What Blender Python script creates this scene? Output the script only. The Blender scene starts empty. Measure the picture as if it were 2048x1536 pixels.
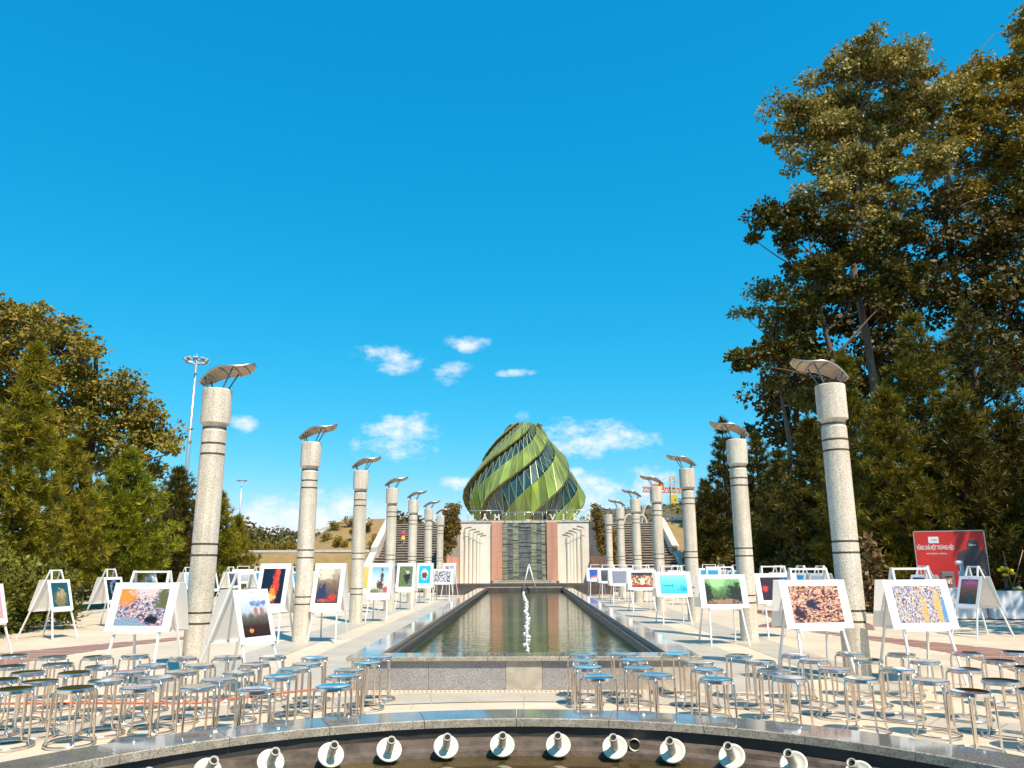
import bpy, math, random
import numpy as np
from mathutils import Vector, Matrix, Quaternion
random.seed(7); rng = np.random.default_rng(7)
R = math.radians
scene = bpy.context.scene
col = scene.collection

# ------------------------------------------------------------------ camera
PITCH, YAW, ROLL, FPX, CX, CZ = 0.22633842, 0.01558642, -0.00413274, 1555.298, 0.0285869, 1.5
_f = Vector((-math.sin(YAW)*math.cos(PITCH), math.cos(YAW)*math.cos(PITCH), math.sin(PITCH)))
_r0 = Vector((math.cos(YAW), math.sin(YAW), 0)); _u0 = _r0.cross(_f)
_r = _r0*math.cos(ROLL)+_u0*math.sin(ROLL); _u = -_r0*math.sin(ROLL)+_u0*math.cos(ROLL)
CAM = Vector((CX, 0, CZ))
cd = bpy.data.cameras.new('camera'); cam = bpy.data.objects.new('camera', cd); col.objects.link(cam)
cd.sensor_width = 36; cd.lens = FPX/2048*36; cd.clip_start = .05; cd.clip_end = 6000
m = Matrix.Identity(4)
for i in range(3):
    m[i][0] = _r[i]; m[i][1] = _u[i]; m[i][2] = -_f[i]; m[i][3] = CAM[i]
cam.matrix_world = m
scene.camera = cam
def ray(u, v): return _f*FPX+_r*(u-1024)-_u*(v-768)
def at_z(u, v, z=0.):
    d = ray(u, v); return CAM+d*((z-CZ)/d.z)
def at_y(u, v, y):
    d = ray(u, v); return CAM+d*(y/d.y)

# ------------------------------------------------------------------ world
SUN = Vector((.52*math.cos(R(58)), -.854*math.cos(R(58)), math.sin(R(58)))).normalized()
SUN_EL = math.asin(SUN.z); SUN_ROT = math.atan2(SUN.x, SUN.y)
scene.render.engine = 'CYCLES'
scene.view_settings.view_transform = 'Standard'; scene.view_settings.look = 'None'
scene.view_settings.exposure = 0.38; scene.view_settings.gamma = 1
scene.view_settings.use_curve_mapping = False
SKY_STRENGTH = 0.085
w = bpy.data.worlds.new('World'); scene.world = w; w.use_nodes = True
nt = w.node_tree; N = nt.nodes; L = nt.links
bg = N['Background']; bg.inputs['Strength'].default_value = SKY_STRENGTH
sky = N.new('ShaderNodeTexSky'); sky.sky_type = 'NISHITA'; sky.sun_disc = False
sky.sun_elevation = SUN_EL; sky.sun_rotation = SUN_ROT
sky.altitude = 1500; sky.air_density = 1.0; sky.dust_density = .3; sky.ozone_density = 3.0
hsv = N.new('ShaderNodeHueSaturation'); hsv.inputs['Hue'].default_value = .472
hsv.inputs['Saturation'].default_value = 1.32; hsv.inputs['Value'].default_value = 1.12
L.new(sky.outputs[0], hsv.inputs['Color'])
tc = N.new('ShaderNodeTexCoord'); sp = N.new('ShaderNodeSeparateXYZ'); L.new(tc.outputs['Generated'], sp.inputs[0])
def mth(op, a, b=None, c=None):
    n = N.new('ShaderNodeMath'); n.operation = op
    for i, x in enumerate((a, b, c)):
        if x is None: continue
        if isinstance(x, (int, float)): n.inputs[i].default_value = x
        else: L.new(x, n.inputs[i])
    return n.outputs[0]
az = mth('ARCTAN2', sp.outputs[0], sp.outputs[1]); el = mth('ARCSINE', sp.outputs[2])
cb = N.new('ShaderNodeCombineXYZ'); L.new(az, cb.inputs[0]); L.new(el, cb.inputs[1])
CLOUDS = [(785,718,52,20),(750,708,20,10),(935,687,40,12),(908,746,38,16),(805,858,66,26),(785,896,68,20),(1175,878,98,27),
  (490,846,26,14),(1032,746,34,6),(912,967,32,10),(1265,940,18,9),(1295,968,40,32),
  (1205,988,58,34),(1150,945,14,8),(1045,832,18,9),(545,1032,90,34),(655,1026,105,36),(735,1028,45,28),(590,1045,130,30),(500,1048,60,26),(700,1045,95,26),(560,1022,70,26),(1510,900,14,14),(620,985,30,8)]
best = None
for (u, v, a, b) in CLOUDS:
    d = ray(u, v).normalized(); A = math.atan2(d.x, d.y); Eo = math.asin(d.z)
    d2 = ray(u+a, v).normalized(); d3 = ray(u, v-b).normalized()
    ra = abs(math.atan2(d2.x, d2.y)-A)*1.35; rb = abs(math.asin(d3.z)-Eo)*1.5
    vm = N.new('ShaderNodeVectorMath'); vm.operation = 'MULTIPLY_ADD'; L.new(cb.outputs[0], vm.inputs[0])
    vm.inputs[1].default_value = (1/ra, 1/rb, 0); vm.inputs[2].default_value = (-A/ra, -Eo/rb, 0)
    dp = N.new('ShaderNodeVectorMath'); dp.operation = 'DOT_PRODUCT'
    L.new(vm.outputs[0], dp.inputs[0]); L.new(vm.outputs[0], dp.inputs[1])
    best = dp.outputs['Value'] if best is None else mth('MINIMUM', best, dp.outputs['Value'])
# a broken bank of low cumulus goes all the way round the horizon
bank = mth('POWER', mth('MULTIPLY', mth('ABSOLUTE', mth('SUBTRACT', el, .045)), 1/.05), 2)
def noise(scale, detail, rough, sx=1, sy=1.6, off=0):
    mp = N.new('ShaderNodeMapping'); mp.inputs['Scale'].default_value = (sx, sy, 1); mp.inputs['Location'].default_value = (off, off, 0)
    L.new(cb.outputs[0], mp.inputs[0]); t = N.new('ShaderNodeTexNoise'); t.inputs['Scale'].default_value = scale
    t.inputs['Detail'].default_value = detail; t.inputs['Roughness'].default_value = rough; L.new(mp.outputs[0], t.inputs[0]); return t.outputs[0]
n1 = noise(19, 10, .66); n2 = noise(5, 3, .5, off=3.1)
bk = mth('ADD', bank, mth('MULTIPLY', mth('SUBTRACT', .62, n2), 9))
dist = mth('MINIMUM', best, bk)
dens = mth('ADD', mth('SUBTRACT', 1, dist), mth('MULTIPLY', mth('SUBTRACT', n1, .525), 5.2))
mr = N.new('ShaderNodeMapRange'); mr.interpolation_type = 'SMOOTHSTEP'; L.new(dens, mr.inputs[0])
mr.inputs[1].default_value = -.15; mr.inputs[2].default_value = 1.7; mr.inputs[4].default_value = .96
cr = N.new('ShaderNodeMixRGB'); L.new(n2, cr.inputs[0]); cr.inputs[1].default_value = (7.6, 8.6, 9.8, 1); cr.inputs[2].default_value = (10.3, 10.2, 10.0, 1)
sc_ = N.new('ShaderNodeSeparateColor'); L.new(hsv.outputs[0], sc_.inputs[0]); cc_ = N.new('ShaderNodeCombineColor')
L.new(mth('MULTIPLY', mth('POWER', sc_.outputs[0], 1.45), .55), cc_.inputs[0]); L.new(mth('MULTIPLY', mth('POWER', sc_.outputs[1], .6), 2.30), cc_.inputs[1]); L.new(mth('MULTIPLY', mth('POWER', sc_.outputs[2], .42), 4.08), cc_.inputs[2])
mx = N.new('ShaderNodeMixRGB'); L.new(mr.outputs[0], mx.inputs[0]); L.new(cc_.outputs[0], mx.inputs[1]); L.new(cr.outputs[0], mx.inputs[2])
L.new(mx.outputs[0], bg.inputs['Color'])
sl = bpy.data.lights.new('sun', 'SUN'); sl.energy = 5.0; sl.angle = R(.53); sl.color = (1, .88, .71)
so = bpy.data.objects.new('sun', sl); col.objects.link(so); so.rotation_euler = SUN.to_track_quat('Z', 'Y').to_euler(); so.location = (20, -20, 40)

# ------------------------------------------------------------------ materials
MATS = {}
def newmat(name):
    m = bpy.data.materials.new(name); m.use_nodes = True; MATS[name] = m
    return m, m.node_tree.nodes, m.node_tree.links, m.node_tree.nodes['Principled BSDF']
def ramp(Nn, stops, interp='LINEAR'):
    r = Nn.new('ShaderNodeValToRGB'); r.color_ramp.interpolation = interp
    e = r.color_ramp.elements
    while len(e) < len(stops): e.new(.5)
    for i, (p, c) in enumerate(stops):
        e[i].position = p; e[i].color = (*c, 1)
    return r
def mat(name, c, rough=.6, metal=0, vary=0, scale=4, detail=5, bump=0, bscale=None, spec=.5, c2=None, coords='Object', stretch=(1,1,1), speckle=None):
    m, Nn, Ln, b = newmat(name)
    b.inputs['Roughness'].default_value = rough; b.inputs['Metallic'].default_value = metal
    b.inputs['Specular IOR Level'].default_value = spec; b.inputs['Base Color'].default_value = (*c, 1)
    t = Nn.new('ShaderNodeTexCoord'); mp = Nn.new('ShaderNodeMapping'); mp.inputs['Scale'].default_value = stretch
    Ln.new(t.outputs[coords], mp.inputs[0]); out = None
    if vary or c2:
        n = Nn.new('ShaderNodeTexNoise'); n.inputs['Scale'].default_value = scale; n.inputs['Detail'].default_value = detail; n.inputs['Roughness'].default_value = .6
        Ln.new(mp.outputs[0], n.inputs[0])
        lo = c2 if c2 else tuple(max(0, x*(1-vary)) for x in c); hi = c if c2 else tuple(min(1, x*(1+vary)) for x in c)
        r = ramp(Nn, [(.32, lo), (.68, hi)]); Ln.new(n.outputs[0], r.inputs[0]); out = r.outputs[0]
    if speckle:
        sc, dark, amt = speckle
        v = Nn.new('ShaderNodeTexVoronoi'); v.inputs['Scale'].default_value = sc; Ln.new(mp.outputs[0], v.inputs[0])
        s2 = Nn.new('ShaderNodeSeparateColor'); Ln.new(v.outputs['Color'], s2.inputs[0])
        rr = ramp(Nn, [(0, (1,1,1)), (amt, (1,1,1)), (amt+.001, (0,0,0))], 'CONSTANT'); Ln.new(s2.outputs[0], rr.inputs[0])
        mxx = Nn.new('ShaderNodeMixRGB'); Ln.new(rr.outputs[0], mxx.inputs[0]); mxx.inputs[2].default_value = (*dark, 1)
        if out: Ln.new(out, mxx.inputs[1])
        else: mxx.inputs[1].default_value = (*c, 1)
        out = mxx.outputs[0]
    if out: Ln.new(out, b.inputs['Base Color'])
    if bump:
        n = Nn.new('ShaderNodeTexNoise'); n.inputs['Scale'].default_value = bscale or scale*4; n.inputs['Detail'].default_value = 4; Ln.new(mp.outputs[0], n.inputs[0])
        bp = Nn.new('ShaderNodeBump'); bp.inputs['Strength'].default_value = bump; bp.inputs['Distance'].default_value = .02
        Ln.new(n.outputs[0], bp.inputs['Height']); Ln.new(bp.outputs[0], b.inputs['Normal'])
    return m
mat('steel', (.80, .70, .61), .20, 1, vary=.08, scale=9)  # warm tint stands for the ground reflected in the stool legs
mat('steel_seat', (.74, .73, .72), .09, 1, vary=.06, scale=14, bump=.04, bscale=30)
mat('steel_seat_dull', (.70, .68, .66), .19, 1, vary=.12, scale=22, bump=.08, bscale=16)
mat('steel_seat_worn', (.72, .70, .67), .13, 1, vary=.15, scale=30, bump=.12, bscale=9)
mat('white_paint', (.80, .79, .77), .35, vary=.05, scale=6)
mat('board_white', (.82, .81, .80), .55)
mat('granite_column', (.79, .72, .61), .75, vary=.10, scale=2.2, speckle=(150, (.42, .35, .27), .20), bump=.35, bscale=60)
mm_ = MATS['granite_column']; Nn, Ln = mm_.node_tree.nodes, mm_.node_tree.links; b = Nn['Principled BSDF']; src = b.inputs['Base Color'].links[0].from_socket
t = Nn.new('ShaderNodeTexCoord'); mp = Nn.new('ShaderNodeMapping'); mp.inputs['Scale'].default_value = (9, 9, .55); Ln.new(t.outputs['Object'], mp.inputs[0])
oi = Nn.new('ShaderNodeObjectInfo'); ad = Nn.new('ShaderNodeVectorMath'); ad.operation = 'ADD'; Ln.new(mp.outputs[0], ad.inputs[0]); sc9 = Nn.new('ShaderNodeMath'); sc9.operation = 'MULTIPLY'; sc9.inputs[1].default_value = 50; Ln.new(oi.outputs['Random'], sc9.inputs[0]); Ln.new(sc9.outputs[0], ad.inputs[1])
n_ = Nn.new('ShaderNodeTexNoise'); n_.inputs['Scale'].default_value = 1; n_.inputs['Detail'].default_value = 6; Ln.new(ad.outputs[0], n_.inputs[0])
r_ = ramp(Nn, [(.38, (.72, .68, .62)), (.6, (1, 1, 1))]); Ln.new(n_.outputs[0], r_.inputs[0])
mx_ = Nn.new('ShaderNodeMixRGB'); mx_.blend_type = 'MULTIPLY'; mx_.inputs[0].default_value = .75; Ln.new(src, mx_.inputs[1]); Ln.new(r_.outputs[0], mx_.inputs[2]); Ln.new(mx_.outputs[0], b.inputs['Base Color'])
mat('groove', (.12, .09, .07), .8)
mat('canopy_metal', (.46, .36, .27), .5, .35, vary=.18, scale=5)
mat('canopy_rim', (.50, .47, .43), .3, .9)
mat('blue_rod', (.17, .22, .27), .35, .6)
mat('granite_polished', (.20, .195, .19), .06, vary=.25, scale=3, speckle=(190, (.10, .10, .10), .3), spec=.65)
mat('granite_edge', (.40, .35, .28), .55, vary=.25, scale=7, speckle=(140, (.2, .17, .13), .25))
mat('granite_grey', (.38, .355, .34), .5, vary=.12, scale=3, speckle=(150, (.22, .205, .2), .35))
mat('granite_dark', (.05, .045, .042), .45, vary=.4, scale=2.5)
mat('granite_brown', (.095, .075, .065), .4, vary=.3, scale=3)
mat('concrete_panel', (.47, .41, .33), .8, vary=.22, scale=5, bump=.4, bscale=18)
mat('ledge', (.12, .088, .068), .7, vary=.45, scale=6, bump=.4, bscale=25)
mat('slab_grey', (.47, .41, .33), .5, vary=.12, scale=1.7, bump=.1, bscale=40)
mat('slab_red', (.33, .17, .13), .5, vary=.14, scale=1.7, bump=.1, bscale=40)
mat('slab_light', (.66, .55, .43), .6, vary=.08, scale=3)
mat('earth', (.16, .12, .07), .95, c2=(.07, .07, .03), scale=.6, bump=.6, bscale=4)
mat('grass_dry', (.33, .205, .09), .95, c2=(.22, .16, .055), scale=1.6, detail=8, bump=.9, bscale=9)
mat('grass_green', (.16, .18, .04), .95, c2=(.26, .20, .07), scale=.5, detail=8, bump=.9, bscale=9)
mat('stone_curb', (.58, .53, .45), .8, vary=.15, scale=3)
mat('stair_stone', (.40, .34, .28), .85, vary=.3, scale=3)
mat('stair_riser', (.13, .10, .085), .9, vary=.3, scale=3)  # darker than the treads: shadow under the nosings put into the colour
mat('wall_cream', (.76, .70, .60), .8, vary=.1, scale=1.1, stretch=(1, 1, .35), bump=.12, bscale=14)
mat('wall_red', (.56, .285, .20), .6, vary=.12, scale=1.6, stretch=(2, 2, .25))
mat('wall_side', (.33, .285, .26), .85, vary=.3, scale=1, stretch=(1, 1, .4))
mat('slate_green', (.29, .30, .21), .55, vary=.35, scale=2.5)
mat('slate_dark', (.155, .17, .165), .5, vary=.4, scale=2.5)
mat('letter', (.80, .74, .58), .4)
mat('rail', (.55, .52, .48), .3, .7)
mat('bark', (.12, .08, .055), .9, vary=.4, scale=3, stretch=(3, 3, .5), bump=.6, bscale=9)
mat('bark_pale', (.17, .12, .085), .9, vary=.35, scale=2, stretch=(3, 3, .5), bump=.5, bscale=9)
mat('plastic_cream', (.74, .69, .56), .45, vary=.08, scale=9)
mat('pipe_grey', (.52, .47, .41), .4, vary=.1, scale=9)
mat('black_hole', (.012, .010, .009), .8)
mat('foam', (.85, .84, .81), .6, vary=.08, scale=20)
mat('mast', (.55, .58, .60), .35, .6)
mat('lamp_glass', (.62, .64, .66), .15, .3)
mat('cloth', (.68, .70, .74), .7, vary=.05, scale=3)
mat('cloth_green', (.03, .13, .09), .8)
mat('red_vinyl', (.62, .035, .028), .4, vary=.12, scale=1.2)
mat('grey_dark', (.07, .06, .065), .4)
mat('grey_mid', (.16, .15, .17), .4)
mat('white_print', (.85, .84, .84), .5)
mat('blue_card', (.36, .50, .60), .5)
mat('yellow_petal', (.80, .56, .02), .6)
mat('red_hose', (.75, .08, .03), .4)
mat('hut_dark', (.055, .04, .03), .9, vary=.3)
mat('hut_roof', (.33, .28, .24), .8, vary=.3, scale=3)
mat('bin_green', (.03, .12, .06), .5)
mat('crane_orange', (.75, .22, .03), .5); mat('crane_yellow', (.72, .50, .06), .5)
mat('skin', (.55, .36, .26), .6); mat('shirt_red', (.65, .05, .10), .7); mat('skirt_yellow', (.75, .50, .05), .7)
mat('shirt_white', (.75, .73, .72), .7); mat('trouser_dark', (.05, .05, .06), .7); mat('hair', (.02, .015, .012), .5)
mat('bud_edge', (.22, .145, .035), .35, .5, vary=.5, scale=2.5)
mat('bud_mullion', (.36, .42, .20), .4, .3)
mat('bud_core', (.035, .045, .03), .7, vary=.5, scale=.8)
mat('fruit', (.65, .45, .12), .5, vary=.3, scale=8); mat('bottle_glass', (.05, .06, .07), .1)
mat('kraft', (.34, .22, .17), .7)

# plaza stone: cream slabs with hairline joints
m_, Nn, Ln, b = newmat('plaza_stone')
t = Nn.new('ShaderNodeTexCoord'); br = Nn.new('ShaderNodeTexBrick'); Ln.new(t.outputs['Object'], br.inputs[0])
br.inputs['Scale'].default_value = 1; br.inputs['Brick Width'].default_value = 1.2; br.inputs['Row Height'].default_value = .8; br.inputs['Mortar Size'].default_value = .006
br.inputs['Color1'].default_value = (.70, .575, .425, 1); br.inputs['Color2'].default_value = (.655, .53, .385, 1); br.inputs['Mortar'].default_value = (.42, .34, .25, 1)
n_ = Nn.new('ShaderNodeTexNoise'); n_.inputs['Scale'].default_value = .7; n_.inputs['Detail'].default_value = 9; n_.inputs['Roughness'].default_value = .65; Ln.new(t.outputs['Object'], n_.inputs[0])
r_ = ramp(Nn, [(.3, (.78, .76, .74)), (.62, (1.03, 1.03, 1.03))]); Ln.new(n_.outputs[0], r_.inputs[0])
mm = Nn.new('ShaderNodeMixRGB'); mm.blend_type = 'MULTIPLY'; mm.inputs[0].default_value = .8; Ln.new(br.outputs[0], mm.inputs[1]); Ln.new(r_.outputs[0], mm.inputs[2])
Ln.new(mm.outputs[0], b.inputs['Base Color']); b.inputs['Roughness'].default_value = .55
n2_ = Nn.new('ShaderNodeTexNoise'); n2_.inputs['Scale'].default_value = 35; Ln.new(t.outputs['Object'], n2_.inputs[0])
bp = Nn.new('ShaderNodeBump'); bp.inputs['Strength'].default_value = .15; bp.inputs['Distance'].default_value = .01; Ln.new(n2_.outputs[0], bp.inputs['Height']); Ln.new(bp.outputs[0], b.inputs['Normal'])

def water_mat(name, c, sx, sy, strength, scale):
    m, Nn, Ln, b = newmat(name); b.inputs['Base Color'].default_value = (*c, 1); b.inputs['Roughness'].default_value = .015
    b.inputs['IOR'].default_value = 1.36
    t = Nn.new('ShaderNodeTexCoord'); mp = Nn.new('ShaderNodeMapping'); mp.inputs['Scale'].default_value = (sx, sy, 1); Ln.new(t.outputs['Object'], mp.inputs[0])
    n = Nn.new('ShaderNodeTexNoise'); n.inputs['Scale'].default_value = scale; n.inputs['Detail'].default_value = 3; Ln.new(mp.outputs[0], n.inputs[0])
    bp = Nn.new('ShaderNodeBump'); bp.inputs['Strength'].default_value = strength; bp.inputs['Distance'].default_value = .05
    Ln.new(n.outputs[0], bp.inputs['Height']); Ln.new(bp.outputs[0], b.inputs['Normal'])
    n3 = Nn.new('ShaderNodeTexNoise'); n3.inputs['Scale'].default_value = .8; Ln.new(t.outputs['Object'], n3.inputs[0])
    r = ramp(Nn, [(.35, tuple(x*.55 for x in c)), (.7, tuple(x*1.4 for x in c))]); Ln.new(n3.outputs[0], r.inputs[0]); Ln.new(r.outputs[0], b.inputs['Base Color'])
    return m
water_mat('water_long', (.06, .07, .022), 1, 2.2, .15, 3.2)
water_mat('water_round', (.085, .055, .018), 1, 1, .02, 2.5)

def leaf_mat(name, dark, light, warm, trans=.3, rough=.55):
    m, Nn, Ln, b = newmat(name)
    a = Nn.new('ShaderNodeAttribute'); a.attribute_name = 'tint'
    r = ramp(Nn, [(0, dark), (.55, light), (1, warm)]); Ln.new(a.outputs['Fac'], r.inputs[0])
    Ln.new(r.outputs[0], b.inputs['Base Color']); b.inputs['Roughness'].default_value = rough; b.inputs['Specular IOR Level'].default_value = .3
    tr = Nn.new('ShaderNodeBsdfTranslucent'); Ln.new(r.outputs[0], tr.inputs[0])
    mxs = Nn.new('ShaderNodeMixShader'); mxs.inputs[0].default_value = trans
    Ln.new(b.outputs[0], mxs.inputs[1]); Ln.new(tr.outputs[0], mxs.inputs[2])
    Ln.new(mxs.outputs[0], Nn['Material Output'].inputs[0]); return m
leaf_mat('leaf_olive', (0.1200, 0.1012, 0.0096), (0.2820, 0.2070, 0.0192), (0.4440, 0.2818, 0.0360), .18)
leaf_mat('leaf_euc', (0.1540, 0.1300, 0.0263), (0.3520, 0.2800, 0.0638), (0.5720, 0.4200, 0.1200), .18)
leaf_mat('leaf_yellow', (0.1540, 0.1224, 0.0098), (0.3410, 0.2397, 0.0238), (0.5060, 0.3162, 0.0420), .2)
leaf_mat('leaf_dark', (0.0432, 0.0345, 0.0036), (0.1013, 0.0747, 0.0078), (0.2025, 0.1150, 0.0150), .12)
leaf_mat('needle_bright', (0.0910, 0.1300, 0.0050), (0.2470, 0.2600, 0.0100), (0.4680, 0.3640, 0.0200), .2)
leaf_mat('needle_olive', (0.1000, 0.1025, 0.0060), (0.2750, 0.2375, 0.0120), (0.4750, 0.3438, 0.0250), .2)
leaf_mat('needle_dark', (0.0405, 0.0414, 0.0036), (0.1013, 0.0862, 0.0060), (0.2025, 0.1323, 0.0120), .12)
leaf_mat('needle_mid', (0.0650, 0.0667, 0.0036), (0.1690, 0.1437, 0.0072), (0.3250, 0.2185, 0.0150), .15)  # shade of the wood put into a darker needle colour
leaf_mat('leaf_hedge', (0.0575, 0.0713, 0.0064), (0.1495, 0.1495, 0.0120), (0.2875, 0.2185, 0.0240), .15)
leaf_mat('leaf_vine', (0.121, 0.083, 0.017), (0.264, 0.171, 0.039), (0.495, 0.363, 0.132))
leaf_mat('leaf_far', (.08, .08, .02), (.16, .14, .03), (.24, .18, .05), .15)
leaf_mat('leaf_dry', (0.130, 0.091, 0.039), (0.260, 0.169, 0.072), (0.442, 0.286, 0.130))

def glass_panel_mat(name, c, rough, spec=.8, alpha=.25):
    m, Nn, Ln, b = newmat(name); b.inputs['Roughness'].default_value = rough; b.inputs['Specular IOR Level'].default_value = spec
    oi = Nn.new('ShaderNodeObjectInfo'); t = Nn.new('ShaderNodeTexCoord')
    n = Nn.new('ShaderNodeTexNoise'); n.inputs['Scale'].default_value = .35; n.inputs['Detail'].default_value = 2; Ln.new(t.outputs['Object'], n.inputs[0])
    r = ramp(Nn, [(.3, tuple(x*.6 for x in c)), (.7, tuple(x*1.35 for x in c))]); Ln.new(n.outputs[0], r.inputs[0])
    h = Nn.new('ShaderNodeHueSaturation'); Ln.new(r.outputs[0], h.inputs['Color'])
    mr = Nn.new('ShaderNodeMapRange'); Ln.new(oi.outputs['Random'], mr.inputs[0]); mr.inputs[3].default_value = .55; mr.inputs[4].default_value = 1.4; Ln.new(mr.outputs[0], h.inputs['Value'])
    Ln.new(h.outputs[0], b.inputs['Base Color'])
    tr = Nn.new('ShaderNodeBsdfTransparent'); tr.inputs[0].default_value = (min(1, c[0]*4), min(1, c[1]*4), min(1, c[2]*4), 1)
    mxs = Nn.new('ShaderNodeMixShader'); mxs.inputs[0].default_value = alpha; Ln.new(b.outputs[0], mxs.inputs[1]); Ln.new(tr.outputs[0], mxs.inputs[2])
    Ln.new(mxs.outputs[0], Nn['Material Output'].inputs[0]); return m
glass_panel_mat('green_glass', (.25, .34, .055), .12, .9, .22)
glass_panel_mat('blue_glass', (.03, .075, .09), .07, 1.0, .25)

# ------------------------------------------------------------------ mesh helpers
class MB:
    def __init__(s): s.v = []; s.f = []; s.mi = []; s.k = 0; s.sm = []
    def add(s, vs, fs, smooth=False):
        o = len(s.v); s.v += [tuple(x) for x in vs]; s.f += [tuple(i+o for i in f) for f in fs]; s.mi += [s.k]*len(fs); s.sm += [smooth]*len(fs); return s
    def box(s, x0, x1, y0, y1, z0, z1, M=None, bev=0):
        if bev:
            vs = []; b = bev
            for z, e in ((z0, b), (z0+b, 0), (z1-b, 0), (z1, b)):
                vs += [(x0+e, y0+e, z), (x1-e, y0+e, z), (x1-e, y1-e, z), (x0+e, y1-e, z)]
            fs = [(3, 2, 1, 0), (12, 13, 14, 15)]
            for k in range(3):
                for i in range(4): fs.append((k*4+i, k*4+(i+1) % 4, k*4+4+(i+1) % 4, k*4+4+i))
        else:
            vs = [(x0,y0,z0),(x1,y0,z0),(x1,y1,z0),(x0,y1,z0),(x0,y0,z1),(x1,y0,z1),(x1,y1,z1),(x0,y1,z1)]
            fs = [(0,3,2,1),(4,5,6,7),(0,1,5,4),(1,2,6,5),(2,3,7,6),(3,0,4,7)]
        if M is not None: vs = [M @ Vector(v) for v in vs]
        return s.add(vs, fs)
    def bar(s, a, b, w, h=None, up=(0, 0, 1)):
        a = Vector(a); b = Vector(b); h = h or w; d = (b-a).normalized(); x = d.cross(Vector(up))
        if x.length < 1e-4: x = d.cross(Vector((1, 0, 0)))
        x.normalize(); y = x.cross(d); x *= w/2; y *= h/2
        vs = [a-x-y, a+x-y, a+x+y, a-x+y, b-x-y, b+x-y, b+x+y, b-x+y]
        return s.add(vs, [(0,1,2,3),(7,6,5,4),(0,4,5,1),(1,5,6,2),(2,6,7,3),(3,7,4,0)])
    def tube(s, pts, r, n=8, caps=True, closed=False):
        pts = [Vector(p) for p in pts]; rs = r if isinstance(r, (list, tuple)) else [r]*len(pts)
        vs = []; K = len(pts); px = None
        for i, p in enumerate(pts):
            if closed: d = (pts[(i+1) % K]-pts[i-1])
            else: d = pts[min(i+1, K-1)]-pts[max(i-1, 0)]
            d = d.normalized() if d.length > 1e-9 else Vector((0, 0, 1))
            if px is None:
                px = d.cross(Vector((0, 0, 1)))
                if px.length < .05: px = d.cross(Vector((1, 0, 0)))
            px = (px-d*px.dot(d)); px = px.normalized() if px.length > 1e-6 else d.orthogonal().normalized(); py = d.cross(px)
            for j in range(n):
                a = 2*math.pi*j/n; vs.append(p+(px*math.cos(a)+py*math.sin(a))*rs[i])
        fs = []
        for i in range(K if closed else K-1):
            i2 = (i+1) % K
            for j in range(n): fs.append((i*n+j, i*n+(j+1) % n, i2*n+(j+1) % n, i2*n+j))
        s.add(vs, fs, True)
        if caps and not closed: 
            o = len(s.v)-K*n; s.f += [tuple(o+j for j in range(n))[::-1], tuple(o+(K-1)*n+j for j in range(n))]; s.mi += [s.k]*2; s.sm += [False]*2
        return s
    def lathe(s, prof, n=24, M=None, smooth=True, cap=True, sharp=False):
        if sharp:
            for i in range(len(prof)-1): s.lathe(prof[i:i+2], n, M, True, False)
            vs = [Vector((prof[-1][0]*math.cos(2*math.pi*j/n), prof[-1][0]*math.sin(2*math.pi*j/n), prof[-1][1])) for j in range(n)]
            return s.add([M @ v for v in vs] if M is not None else vs, [tuple(range(n))]) if cap else s
        vs = []; 
        for (r, z) in prof:
            for j in range(n): a = 2*math.pi*j/n; vs.append(Vector((r*math.cos(a), r*math.sin(a), z)))
        fs = []
        for i in range(len(prof)-1):
            for j in range(n): fs.append((i*n+j, i*n+(j+1) % n, (i+1)*n+(j+1) % n, (i+1)*n+j))
        if cap:
            fs.append(tuple(range(n))[::-1]); fs.append(tuple((len(prof)-1)*n+j for j in range(n)))
        if M is not None: vs = [M @ v for v in vs]
        return s.add(vs, fs, smooth)
    def blob(s, c, r, n=8, k=5, jit=0, M=None):
        vs = []; 
        for i in range(k+1):
            th = math.pi*i/k
            for j in range(n):
                a = 2*math.pi*j/n; q = 1+random.uniform(-jit, jit)
                vs.append(Vector(c)+Vector((r[0]*math.sin(th)*math.cos(a)*q, r[1]*math.sin(th)*math.sin(a)*q, r[2]*math.cos(th)*q)))
        if M is not None: vs = [M @ v for v in vs]
        fs = []
        for i in range(k):
            for j in range(n): fs.append((i*n+j, (i+1)*n+j, (i+1)*n+(j+1) % n, i*n+(j+1) % n))
        return s.add(vs, fs, True)
    def ring(s, r0, r1, z0, z1, a0, a1, n, c=(0, 0)):
        "solid arc sector"
        vs = []; 
        for i in range(n+1):
            a = a0+(a1-a0)*i/n; ca, sa = math.cos(a), math.sin(a)
            vs += [(c[0]+r0*ca, c[1]+r0*sa, z0), (c[0]+r1*ca, c[1]+r1*sa, z0), (c[0]+r1*ca, c[1]+r1*sa, z1), (c[0]+r0*ca, c[1]+r0*sa, z1)]
        fs = [(0, 1, 2, 3), (n*4+3, n*4+2, n*4+1, n*4)]
        for i in range(n):
            for j in range(4): fs.append((i*4+j, i*4+4+j, i*4+4+(j+1) % 4, i*4+(j+1) % 4))
        return s.add(vs, fs)
    def mesh(s, name, mats):
        me = bpy.data.meshes.new(name); me.from_pydata(s.v, [], s.f)
        for mm in ([mats] if isinstance(mats, str) else mats): me.materials.append(MATS[mm])
        me.polygons.foreach_set('material_index', s.mi); me.polygons.foreach_set('use_smooth', s.sm)
        return me
    def build(s, name, mats, parent=None, loc=None):
        o = bpy.data.objects.new(name, s.mesh(name, mats)); col.objects.link(o)
        if parent is not None: o.parent = parent
        if loc is not None: o.location = loc
        return o
def obj(name, me, parent=None, loc=None, rz=0):
    o = bpy.data.objects.new(name, me); col.objects.link(o)
    if parent is not None: o.parent = parent
    if loc is not None: o.location = loc
    if rz: o.rotation_euler = (0, 0, rz)
    return o
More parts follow.
